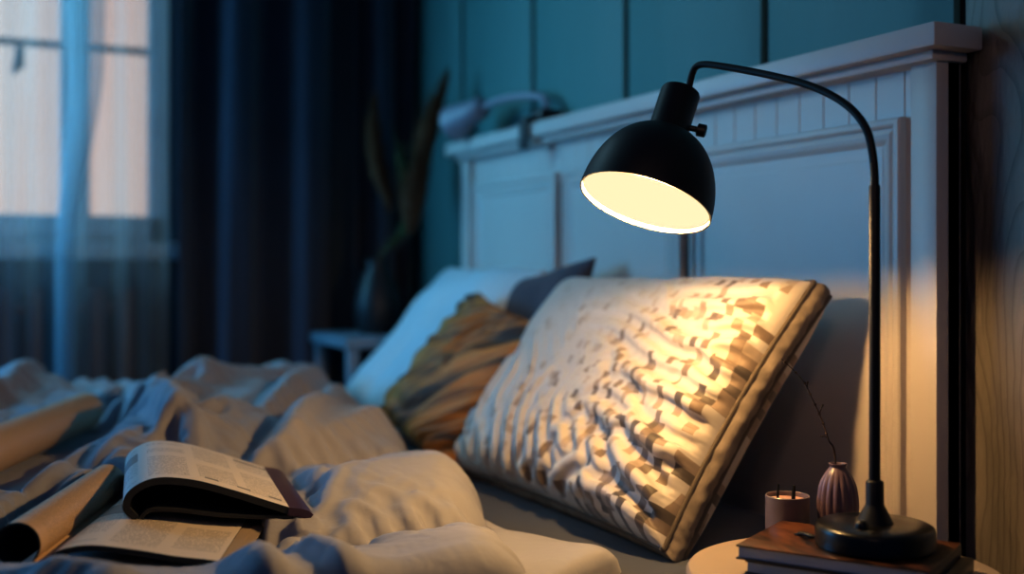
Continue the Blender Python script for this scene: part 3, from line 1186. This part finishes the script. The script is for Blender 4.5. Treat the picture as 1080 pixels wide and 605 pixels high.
DF = wrinkle(Bs, su, sv, iters=260, kup=0.012, kdn=0.03, kxy=0.010, bend=0.55, seed=5, amp=0.007, freq=8.0, pin=pin, reach=3)
print('crease range', DF[..., 2].min(), DF[..., 2].max(), DF[..., 2].std())
DD = bilerp(DF, (XX - gx_[0]) / 0.0068, (YY - gy_[0]) / 0.0068)
ZZ = flatten(XX, YY, ZZ)
sgn = np.where(XX > -2, 1.0, -1.0)
ang = np.clip(DR / 0.45, 0, 1) * PI / 2
rad_ = 0.06
fade = np.clip(edge, 0, 1)[..., None] * (1 - np.clip(DR * 1.5, 0, 1))[..., None]
DD = DD * fade
XXd = XX + sgn * rad_ * np.sin(ang) + sgn * 0.012 * noise2(YY * 7, DR * 3, 91) * np.clip(DR * 2, 0, 1)
ZZd = ZZ - rad_ * (1 - np.cos(ang)) - np.clip(DR - 0.45, 0, 1) * 0.42
Pt = np.stack([XXd, YY, ZZd], -1) + DD
mb = MB()
mb.grid(Pt)
duvet = mb.build('duvet', M['duvet'], smooth=180)
tag(duvet, 'rumpled pale quilted duvet heaped across the bed', 'duvet')

# folded-back corner of a thinner top sheet under the duvet's edge
n1, n2 = 70, 60
A = np.zeros((n1, n2, 3))
c0 = [(-1.60, 0.60), (-1.15, 0.50)]
for i in range(n1):
    s = i / (n1 - 1)
    for j in range(n2):
        t = j / (n2 - 1)
        x = -1.70 + 0.50 * s
        yend = 0.70 + 0.075 * math.exp(-((s - 0.80) / 0.22) ** 2) - 0.10 * max(0, s - 0.88) / 0.12
        y = 0.42 + (yend - 0.42) * t
        e = math.sqrt(max(0, 1 - max(0, (t - 0.86) / 0.14) ** 2))
        se = math.sqrt(max(0, 1 - max(0, (s - 0.9) / 0.1) ** 2))
        z = 0.580 + 0.030 * e * se * (1 + 0.25 * float(noise2(s * 6, t * 3, 95)))
        A[i, j] = (x, y, z)
mb = MB()
mb.grid(A)
fs = mb.build('top_sheet', M['duvet'], smooth=180)
tag(fs, 'warm-lit folded sheet corner showing under the rolled edge of the duvet', 'sheet')


# ---------------------------------------------------------------- magazines
def sheet_strip(prof, length, o, e1, nl=14, thick=None, uvx=None, uspan=1.0, skew=0.0, E2=E2):
    """extrude a 2-d profile [(along e2, up)] along e1 -> grid and uv"""
    n = len(prof)
    Pt = np.zeros((n, nl, 3))
    uv = np.zeros((n, nl, 2))
    acc = [0]
    for k in range(1, n):
        acc.append(acc[-1] + math.hypot(prof[k][0] - prof[k - 1][0], prof[k][1] - prof[k - 1][1]))
    for k, (a, z) in enumerate(prof):
        for j in range(nl):
            s = j / (nl - 1)
            p = o + e1 * (s * length) + E2 * (a + skew * s * (acc[k] / acc[-1])) + UP * z
            Pt[k, j] = p
            uv[k, j] = (acc[k] / acc[-1] * uspan, s)
    return Pt, uv


def prof_curve(pts, n=8):
    return [(p.x, p.y) for p in catmull([Vector((a, b, 0)) for a, b in pts], n)]


def offset_prof(prof, d):
    out = []
    n = len(prof)
    for i in range(n):
        a, b = prof[max(i - 1, 0)], prof[min(i + 1, n - 1)]
        tx, ty = b[0] - a[0], b[1] - a[1]
        l = math.hypot(tx, ty) or 1
        out.append((prof[i][0] - ty / l * d, prof[i][1] + tx / l * d))
    return out


def slab_strip(prof, d, length, o, nl=14, E1=E1, E2=E2):
    """closed thick sheet bundle following a profile"""
    q = offset_prof(prof, d)
    loop = prof + q[::-1]
    n = len(loop)
    V, F = [], []
    for s in range(nl):
        for (a, z) in loop:
            V.append(o + E1 * (s / (nl - 1) * length) + E2 * a + UP * z)
    for s in range(nl - 1):
        for k in range(n):
            F.append((s * n + k, s * n + (k + 1) % n, (s + 1) * n + (k + 1) % n, (s + 1) * n + k))
    h = len(prof)
    for base in (0, (nl - 1) * n):
        for k in range(h - 1):
            F.append((base + k, base + k + 1, base + n - 2 - k, base + n - 1 - k))
    return V, F


def page_skin(name, prof, length, o, m, parent, d=0.0006, uspan=1.0, E1=E1, E2=E2):
    pr = offset_prof(prof, d)
    Pt, uv = sheet_strip(pr, length, o, E1, uspan=uspan, E2=E2)
    b = MB()
    b.grid(Pt)
    return b.build(name, m, parent, smooth=180, uv=uv.reshape(-1, 2))


# magazine folded back on itself: from the spine over the hump, round the bend and back underneath
magA = thing('magazine', 'open magazine with plum spine strip, folded back on itself on the duvet', 'magazine')
topA = prof_curve([(-0.205, 0.010), (-0.218, 0.026), (-0.210, 0.047), (-0.178, 0.060), (-0.13, 0.055), (-0.08, 0.040), (-0.04, 0.026), (0.0, 0.012)])
topA = [(a * 0.92, z) for a, z in topA]
V, F = slab_strip(topA, -0.008, 0.30, oA, E1=A1, E2=A2)
mb = MB()
mb.add(V, F)
mb.build('page_block', M['page_dark'], magA, smooth=50)
page_skin('printed_page', topA, 0.30, oA, M['page_a'], magA, E1=A1, E2=A2)
lowA = prof_curve([(-0.195, 0.004), (-0.198, 0.014), (-0.185, 0.024), (-0.15, 0.022), (-0.09, 0.012), (0.0, 0.003)])
lowA = [(a * 0.92, z) for a, z in lowA]
V, F = slab_strip(lowA, -0.005, 0.297, oA + A1 * 0.002, E1=A1, E2=A2)
mb = MB()
mb.add(V, F)
mb.build('under_pages', M['page_dark'], magA, smooth=50)
mb = MB()
V, F = slab_strip([(-0.006, 0.0148), (0.008, 0.0125), (0.018, 0.009), (0.024, 0.004)], -0.010, 0.302, oA - A1 * 0.001, E1=A1, E2=A2)
mb.add(V, F)
mb.build('spine', M['spine_plum'], magA, smooth=50)

# open magazine beneath: rolled-up page on one side, flat pages on the other
magB = thing('magazine', 'open magazine lying flat under the folded one, one page curled into a roll', 'magazine')
rightB = prof_curve([(0.0, 0.004), (0.012, 0.020), (0.045, 0.027), (0.09, 0.022), (0.14, 0.013), (0.185, 0.007)])
V, F = slab_strip(rightB, -0.006, 0.29, oB)
mb = MB()
mb.add(V, F)
mb.build('page_block', M['page_dark'], magB, smooth=50)
page_skin('printed_page', rightB, 0.29, oB, M['page_b'], magB)
for k in range(2):
    mb = MB()
    pr = [(0.183 + 0.012 * k, 0.0065 - 0.0022 * k), (0.197 + 0.012 * k, 0.0045 - 0.0022 * k)]
    V, F = slab_strip(pr, -0.002, 0.288, oB)
    mb.add(V, F)
    mb.build('page_edge', M['table'], magB, smooth=50)
roll = []
for k in range(30):
    t = k / 29
    a = -0.25 * PI + t * 1.75 * PI
    r = 0.025 - 0.003 * t
    roll.append((-0.028 + r * math.cos(a), 0.029 + r * math.sin(a)))
roll = [(0.0, 0.006)] + roll
V, F = slab_strip(roll, 0.0016, 0.36, oB)
mb = MB()
mb.add(V, F)
mb.build('rolled_page', M['page_dark'], magB, smooth=60)
Pt, uv = sheet_strip(offset_prof(roll, -0.0008), 0.36, oB, E1)
b = MB()
b.grid(Pt)
b.build('printed_page', M['page_c'], magB, smooth=180, uv=uv.reshape(-1, 2))

# rolled magazine further back
magC = thing('rolled_magazine', 'magazine rolled into a loose tube lying farthest back among the duvet folds', 'magazine')
roll = []
for k in range(60):
    t = k / 59
    a = -0.4 * PI + t * 3.4 * PI
    r = 0.036 - 0.008 * t
    roll.append((r * math.cos(a), 0.036 + r * math.sin(a)))
V, F = slab_strip(roll, 0.0016, 0.53, oC, E1=C1, E2=C2)
mb = MB()
mb.add(V, F)
mb.build('rolled_page', M['page_c'], magC, smooth=60)

# ================================================================ NIGHTSTAND and what stands on it
TZ = 0.6285
tabc = P(890, 281, 1.30)
tcx, tcy = tabc.x, tabc.y
ns = thing('round_nightstand', 'round beige nightstand beside the bed carrying the black lamp', 'nightstand', (tcx, tcy, 0))
mb = MB()
R0 = 0.178
mb.lathe([(0.0, TZ - 0.022), (R0 - 0.006, TZ - 0.022), (R0 - 0.001, TZ - 0.019), (R0, TZ - 0.012), (R0, TZ - 0.005), (R0 - 0.003, TZ - 0.001), (R0 - 0.008, TZ), (0.0, TZ)], 96, close=False)
mb.build('table_top', M['table'], ns)
mb = MB()
mb.lathe([(0.018, 0.02), (0.018, TZ - 0.022)], 24)
mb.build('column', M['table'], ns)
mb = MB()
mb.lathe([(0.0, 0.0), (0.13, 0.0), (0.135, 0.006), (0.13, 0.016), (0.03, 0.024), (0.0, 0.024)], 64, close=False)
mb.build('base', M['table'], ns)


def book(name, label, corner, ex, wid, dep, z0, z1, cover, pages, r=0.002):
    """corner: front corner, ex: direction of the front edge; depth goes back"""
    ex = Vector((ex.x, ex.y, 0)).normalized()
    ey = Vector((-ex.y, ex.x, 0))
    mtx = Matrix(((ex.x, ey.x, 0, corner.x), (ex.y, ey.y, 0, corner.y), (0, 0, 1, 0), (0, 0, 0, 1)))
    root = thing(name, label, 'book', group=None)
    ct = 0.0022
    g = MB()
    g.box(0, wid, 0, dep, z1 - ct, z1, 0.0008, mat=mtx)
    g.build('front_cover', cover, root)
    g = MB()
    g.box(0, wid, 0, dep, z0, z0 + ct, 0.0008, mat=mtx)
    g.box(wid - ct, wid, 0, dep, z0, z1 - ct, 0.0008, mat=mtx)
    g.build('back_cover', M['book_dark'], root)
    g = MB()
    g.box(0.0025, wid - ct, 0.0025, dep - 0.0025, z0 + ct, z1 - ct, 0.0, mat=mtx)
    g.build('page_block', pages, root, smooth=0)
    return root


BZ = 0.6605
cA = G(776, 574, BZ)
cB = G(967, 601, BZ)
exb = (cB - cA)
book('book', 'lower dark-covered book of the two stacked under the lamp base', cA + (cB - cA).normalized() * 0.006 + Vector((0.002, 0.004, 0)), exb, 0.215, 0.150, TZ, TZ + 0.0155, M['book_dark'], M['book_pages'])
book('book', 'upper book with a glossy brown wood-look cover, directly under the lamp', cA, exb, 0.212, 0.148, TZ + 0.0157, BZ, M['wood_cover'], M['book_pages'])

# lamp
lb = P(922.5, 577, 1.28)
lamp = thing('table_lamp', 'matte black lit lamp with a domed shade on a bent arm, standing on books', 'lamp', (lb.x, lb.y, BZ))


def inv(p):
    return Vector(p) - Vector((lb.x, lb.y, BZ))


mb = MB()
rb_ = 0.0655
mb.lathe([(0.0, 0.0), (rb_ - 0.002, 0.0), (rb_, 0.002), (rb_, 0.020), (rb_ - 0.0015, 0.0235), (rb_ - 0.005, 0.0255), (0.03, 0.027), (0.0, 0.027)], 96, close=False)
mb.build('base', M['black_gloss'], lamp)
mb = MB()
mb.lathe([(0.021, 0.0265), (0.0185, 0.031), (0.0135, 0.041), (0.0105, 0.046), (0.0098, 0.048), (0.0098, 0.072), (0.0085, 0.074), (0.006, 0.075)], 40)
mb.build('collar', M['black_metal'], lamp)
mb = MB()
zj = P(921, 197, 1.28).z - BZ
mb.lathe([(0.0062, 0.07), (0.0062, zj), (0.0056, zj + 0.002), (0.0045, zj + 0.002)], 24)
mb.build('pole', M['black_metal'], lamp)
mb = MB()
zt, zs = 1.28, 1.51
pts = []
for (x, y) in ((921.5, 215), (921.5, 185), (920, 160), (914, 137), (900, 117), (878, 101), (850, 89), (815, 80), (780, 73), (752, 68.5), (740, 68), (733.5, 71), (730, 78), (727, 90), (726, 94)):
    z = zt + (921.5 - x) / (921.5 - 727) * (zs - zt)
    pts.append(inv(P(x, y, z)))
pts[0] = Vector((0, 0, pts[0].z))
pts[1] = Vector((0, 0, pts[1].z))
mb.tube(catmull(pts, 6), 0.0046, 14)
mb.build('arm', M['black_metal'], lamp)
# shade frame: axis pointing out of the opening
ax = (RGT * -0.325 + UP * -0.920 + FWD * -0.285).normalized()
rc = inv(P(680, 215, 1.465))
zx = -ax
xx = RGT - zx * RGT.dot(zx)
xx.normalize()
yx = zx.cross(xx)
SM = Matrix(((xx.x, yx.x, zx.x, rc.x), (xx.y, yx.y, zx.y, rc.y), (xx.z, yx.z, zx.z, rc.z), (0, 0, 0, 1)))
RS = 0.0874
HS = 0.107
outp, inp = [], []
for k in range(25):
    t = k / 24
    a = t * math.radians(76)
    outp.append((RS * math.cos(a) ** 0.88, HS * math.sin(a) / math.sin(math.radians(76))))
for k in range(25):
    r, z = outp[24 - k]
    inp.append((max(r - 0.002, 0.001), z - 0.0022 * (z / HS)))
mb = MB()
mb.lathe([(RS - 0.002, 0.0005), (RS, 0.0)] + outp[1:] + [(0.024, HS + 0.001), (0.0, HS + 0.001)], 96, mat=SM, close=False)
mb.build('lamp_shade', M['black_metal'], lamp)
mb = MB()
mb.lathe([(0.0, HS - 0.003)] + inp[1:-1] + [(RS - 0.002, 0.0006)], 96, mat=SM, close=False)
mb.build('shade_lining', M['lining'], lamp)
mb = MB()
mb.lathe([(0.0, 0.0035), (RS * 0.5, 0.0040), (RS - 0.0035, 0.0055), (RS - 0.0035, 0.007), (0.0, 0.006)], 72, mat=SM, close=False)
mb.build('diffuser', M['glow'], lamp)
mb = MB()
mb.lathe([(0.0, HS - 0.006), (0.0285, HS - 0.006), (0.0285, HS - 0.002), (0.0265, HS + 0.001), (0.0265, HS + 0.058), (0.0250, HS + 0.061), (0.0, HS + 0.062)], 48, mat=SM, close=False)
mb.build('socket', M['black_metal'], lamp)
mb = MB()
k0 = SM @ Vector((0.024, -0.004, HS + 0.012))
k1 = SM @ Vector((0.036, -0.006, HS + 0.012))
k2 = SM @ Vector((0.047, -0.008, HS + 0.012))
mb.tube([k0, k1], 0.004, 16)
mb.tube([k1 - (k2 - k1) * 0.1, k1, k1 + (k2 - k1) * 0.9, k2], [0.006, 0.0085, 0.0085, 0.0065], 24)
mb.build('knob', M['black_metal'], lamp)
mb = MB()
sp = inv(P(909, 545, 1.255))
mb.lathe([(0.0, 0.0), (0.0075, 0.0), (0.0075, 0.003), (0.0065, 0.006), (0.004, 0.0078), (0.0, 0.0084)], 24, close=False, mat=Matrix.Translation((sp.x, sp.y, 0.0265)))
mb.build('switch', M['black_gloss'], lamp)
mb = MB()
cs = [inv(G(867, 567, BZ + 0.003)), inv(G(858, 566, BZ + 0.0035)), inv(G(848, 563, BZ + 0.004)), inv(G(838, 563, BZ + 0.002))]
mb.tube(catmull(cs, 6), [0.002] * 7 + [0.0026] * 9 + [0.0012] * 3, 10)
mb.build('cord_stub', M['black_metal'], lamp)

# candle pot with two wicks
cp = P(830.5, 281, 1.435)
can = thing('candle_pot', 'small round pink candle pot with two dark wicks behind the books', 'candle', (cp.x, cp.y, TZ))
mb = MB()
rc_ = 0.0275
hc_ = 0.059
mb.lathe([(0.0, 0.0), (rc_ - 0.004, 0.0), (rc_, 0.004), (rc_, hc_ - 0.001), (rc_ - 0.001, hc_), (rc_ - 0.0022, hc_ - 0.001), (rc_ - 0.0025, hc_ - 0.009), (0.0, hc_ - 0.009)], 48, close=False)
mb.build('pot', M['candle_pot'], can)
mb = MB()
mb.lathe([(0.0, hc_ - 0.0085), (rc_ - 0.003, hc_ - 0.0085), (rc_ - 0.003, hc_ - 0.006), (rc_ - 0.006, hc_ - 0.0065), (0.0, hc_ - 0.007)], 40, close=False)
mb.build('wax', M['wax'], can)
for (dx, dh, r_) in ((-0.0115, 0.013, 0.0016), (0.0045, 0.014, 0.0024)):
    mb = MB()
    p = RGT * dx - FWD * (0.012 if dx > 0 else -0.002)
    mb.tube([p + UP * (hc_ - 0.008), p + UP * (hc_ + 0.004), p + RGT * 0.0008 + UP * (hc_ + dh)], [r_, r_, r_ * 0.8], 10)
    mb.build('wick', M['wick'], can)

# ribbed vase
vp = P(883.5, 281, 1.425)
vz = 0.1005
mb = MB()
vprof = [(0.0, 0.0), (0.014, 0.0), (0.017, 0.003), (0.0215, 0.020), (0.0243, 0.042), (0.0243, 0.056), (0.0215, 0.074), (0.016, 0.087), (0.0115, 0.0935), (0.0098, 0.0965), (0.0112, vz - 0.001), (0.0108, vz),
         (0.0088, vz - 0.001), (0.008, 0.094), (0.014, 0.082), (0.018, 0.06), (0.018, 0.03), (0.0, 0.012)]
vv = [(p.x, p.y) for p in catmull([Vector((r, z, 0)) for r, z in vprof], 4)]
nn = len(vv)
mb.lathe(vv, 168, close=False, mod=lambda t, k: 1 + (0.10 * (abs(math.cos(8 * t)) - 0.5) * min(1, max(0, (0.094 - vv[k][1]) / 0.02)) if k < nn * 0.62 else 0),
         mat=Matrix.Translation((vp.x, vp.y, TZ)))
vase = mb.build('ribbed_vase', M['vase'], smooth=60)
tag(vase, 'small mauve fluted bud vase behind the lamp base', 'vase')
mb = MB()
tp = [Vector((vp.x, vp.y, TZ + 0.03)), P(880.5, 480, 1.425), P(874, 464, 1.425), P(867, 443, 1.43), P(858, 423, 1.43), P(846, 400, 1.43), P(824, 378, 1.435)]
tp = catmull(tp, 6)
mb.tube(tp, [0.0014 * (1 - 0.7 * k / len(tp)) for k in range(len(tp))], 8)
for (a, b2) in ((P(872, 461, 1.425), P(866, 460, 1.42)), (P(864, 437, 1.43), P(868, 426, 1.43)), (P(851, 410, 1.43), P(852, 402, 1.43))):
    mb.tube([a, (a + b2) / 2 + UP * 0.001, b2], [0.0008, 0.0008, 0.0014], 6)
for k in range(14, len(tp), 3):
    p = tp[k]
    s = 0.0014
    mb.box(p.x - s, p.x + s, p.y - s, p.y + s, p.z - s, p.z + s, 0.0006)
tw = mb.build('twig', M['twig'], smooth=60)
tag(tw, 'thin bare brown twig arching out of the mauve vase', 'twig')

# ================================================================ FAR SIDE: table, vase with pampas, clip lamp
fx, fy, fz = -3.0, 1.02, 0.79
ft = thing('side_table', 'narrow pale side table beyond the bed in the corner by the curtain', 'side table', (fx, fy, 0))
mb = MB()
mb.box(-0.17, 0.17, -0.13, 0.13, fz - 0.03, fz, 0.006)
mb.build('table_top', M['night_blue'], ft)
for sx_ in (-1, 1):
    for sy_ in (-1, 1):
        mb = MB()
        mb.box(sx_ * 0.145 - 0.015, sx_ * 0.145 + 0.015, sy_ * 0.105 - 0.015, sy_ * 0.105 + 0.015, 0, fz - 0.03, 0.004)
        mb.build('leg', M['night_blue'], ft)
mb = MB()
mb.box(-0.15, 0.15, -0.11, 0.11, fz - 0.26, fz - 0.24, 0.003)
mb.build('shelf', M['night_blue'], ft)

vx_, vy_ = -2.99, 1.03
mb = MB()
mb.lathe([(0.0, 0.0), (0.045, 0.0), (0.06, 0.03), (0.065, 0.08), (0.05, 0.14), (0.03, 0.18), (0.034, 0.205), (0.028, 0.2), (0.024, 0.18), (0.0, 0.1)], 40, close=False, mat=Matrix.Translation((vx_, vy_, fz)))
tag(mb.build('vase', M['dark_vase']), 'dark round-bellied vase of dried plumes on the side table', 'vase')


def plume(bx, by, pts, wid, label):
    root = thing('pampas_plume', label, 'dried plant', group=None)
    pts = catmull(pts, 10)
    g = MB()
    g.tube(pts, 0.003, 6)
    g.build('stem', M['twig'], root)
    n = len(pts)
    k0_ = int(n * 0.42)
    g = MB()
    r_ = random.Random(int(wid * 1e5))
    head = pts[k0_:]
    rr = [max(0.003, wid * math.sin(PI * min(1, (i + 0.6) / len(head)) ** 0.8) * (1 + 0.15 * r_.uniform(-1, 1))) for i in range(len(head))]
    g.tube(head, [x * 0.7 for x in rr], 14)
    for i in range(len(head) - 1):
        for k in range(16):
            a = r_.uniform(0, 2 * PI)
            d = Vector((math.cos(a), math.sin(a), 0)) * rr[i]
            p = head[i]
            w_ = 0.0028
            q1 = p + d * 0.5
            q2 = p + d * r_.uniform(1.0, 1.35) + UP * r_.uniform(0.01, 0.05)
            side_ = Vector((-math.sin(a), math.cos(a), 0)) * w_
            m_ = len(g.v)
            g.add([q1 - side_, q1 + side_, q2], [(0, 1, 2)])
    g.build('plume_head', M['plume'], root, smooth=0)
    return root


vb = Vector((vx_, vy_, fz + 0.06))
vm = Vector((vx_, vy_, fz + 0.2))
plume(0, 0, [vb, vm, P(440, 215, 3.12), P(446, 160, 3.1), P(458, 118, 3.08), P(474, 80, 3.06)], 0.040, 'tall dried pampas plume curving up towards the white clip lamp')
plume(0, 0, [vb, vm, P(412, 230, 3.14), P(399, 180, 3.14), P(394, 140, 3.14), P(396, 105, 3.14)], 0.034, 'slim upright pampas plume standing against the narrow curtain')
plume(0, 0, [vb, vm, P(430, 250, 3.1), P(434, 215, 3.06), P(438, 190, 3.04), P(442, 165, 3.02)], 0.05, 'short broad pampas plume lowest in the dark vase')
lf = MB()
for (ax_, ay_, bx_, by_) in ((428, 232, 415, 136), (432, 232, 424, 150), (436, 235, 434, 152)):
    a, b2 = P(ax_, ay_, 3.1), P(bx_, by_, 3.08)
    pts = [vm * (1 - t) + a * t for t in (0, 0.5)] + [a, (a + b2) / 2 + RGT * 0.006, b2]
    lf.tube(catmull(pts, 5), [0.003] * 8 + [0.009] * 10 + [0.002] * 3, 6)
tag(lf.build('green_stems', M['leaf'], smooth=60), 'few thin green stalks among the dried plumes in the dark vase', 'stalks', kind='stuff')

cl0 = Vector((-2.335, 1.215, 1.303))
clamp = thing('clip_lamp', 'unlit white clip lamp with a cone shade on the headboard cap', 'lamp', cl0)


def icl(p):
    return Vector(p) - cl0


mb = MB()
mb.box(-0.028, 0.028, -0.03, 0.03, 0.0, 0.035, 0.008)
mb.box(-0.02, 0.02, -0.062, -0.052, -0.06, 0.012, 0.003)
mb.box(-0.02, 0.02, -0.06, 0.0, 0.004, 0.014, 0.003)
mb.build('clip', M['dark_vase'], clamp)
mb = MB()
ap = [Vector((0, 0, 0.03)), icl(P(574, 104, 2.66)), icl(P(560, 101, 2.70)), icl(P(538, 103, 2.76)), icl(P(520, 108, 2.82)), icl(P(506, 116, 2.86))]
mb.tube(catmull(ap, 8), 0.009, 10)
mb.build('arm', M['lamp_white'], clamp)
c_end = icl(P(478, 131, 2.93))
c_in = icl(P(508, 113, 2.86))
az = (c_end - c_in).normalized()
xr = az.cross(UP).normalized()
yr = az.cross(xr)
CM = Matrix(((xr.x, yr.x, az.x, c_in.x), (xr.y, yr.y, az.y, c_in.y), (xr.z, yr.z, az.z, c_in.z), (0, 0, 0, 1)))
ln = (c_end - c_in).length
mb = MB()
mb.lathe([(0.0, -0.01), (0.022, -0.008), (0.028, 0.0), (0.031, ln * 0.35), (0.046, ln * 0.9), (0.047, ln), (0.044, ln), (0.028, ln * 0.4), (0.0, ln * 0.4)], 40, close=False, mat=CM)
mb.build('lamp_shade', M['lamp_white'], clamp)

# ================================================================ LIGHTS
w = bpy.data.worlds.new('dusk')
bpy.context.scene.world = w
w.use_nodes = True
bg = w.node_tree.nodes['Background']
bg.inputs['Color'].default_value = (0.07, 0.28, 0.80, 1)
bg.inputs['Strength'].default_value = 0.09


def light(name, typ, loc, energy, col, **kw):
    l = bpy.data.lights.new(name, typ)
    l.energy = energy
    l.color = col
    for k, v in kw.items():
        setattr(l, k, v)
    o = bpy.data.objects.new(name, l)
    C.objects.link(o)
    o.location = loc
    return o


def aim(o, target):
    d = Vector(target) - o.location
    o.rotation_euler = d.to_track_quat('-Z', 'Y').to_euler()


# the lamp's bulb: just inside the rim, in front of the diffuser
bulb = rc + Vector((lb.x, lb.y, BZ)) + ax * 0.012
light('lamp_bulb', 'POINT', bulb, 12.5, (1.0, 0.605, 0.225), shadow_soft_size=0.016)
# dusk light from the window (its part beside the frame)
wl = light('window_dusk', 'AREA', (XW + 0.2, -0.42, 1.75), 8.5, (0.18, 0.60, 0.84), shape='RECTANGLE', size=0.8, size_y=1.1, spread=math.radians(85))
aim(wl, (-2.55, 1.2, 1.2))
wl2 = light('window_sky', 'AREA', (XW + 0.3, -1.0, 1.2), 17, (0.05, 0.42, 1.0), shape='RECTANGLE', size=0.9, size_y=0.5)
aim(wl2, (-1.8, 0.3, 0.7))
fill = light('warm_fill', 'AREA', (0.25, -0.35, 1.75), 0.4, (1.0, 0.66, 0.5), shape='DISK', size=0.35, spread=math.radians(45))  # unseen warm fill, added to tint the headboard; no real lamp behind it
aim(fill, (-1.9, 1.2, 1.05))
sk = light('outdoor_sky', 'AREA', (XW - 0.9, -0.2, 3.3), 46, (0.4, 0.8, 1.0), shape='RECTANGLE', size=1.6, size_y=0.8)
aim(sk, (XW, 0.1, 1.5))

# ================================================================ CAMERA
cam = bpy.data.cameras.new('camera')
co = bpy.data.objects.new('camera', cam)
C.objects.link(co)
co.location = EYE
co.rotation_euler = (PI / 2, 0, math.atan2(-FWD.x, FWD.y))
cam.sensor_width = 36
cam.lens = 1200 / 1080 * 36
cam.shift_y = -(302.5 - 281) / 1080
cam.clip_start = 0.02
cam.dof.use_dof = True
cam.dof.focus_distance = 1.43
cam.dof.aperture_fstop = 1.7
sc = bpy.context.scene
sc.camera = co
sc.view_settings.view_transform = 'Standard'
sc.view_settings.look = 'None'
sc.view_settings.gamma = 0.86
sc.view_settings.exposure = 0.08
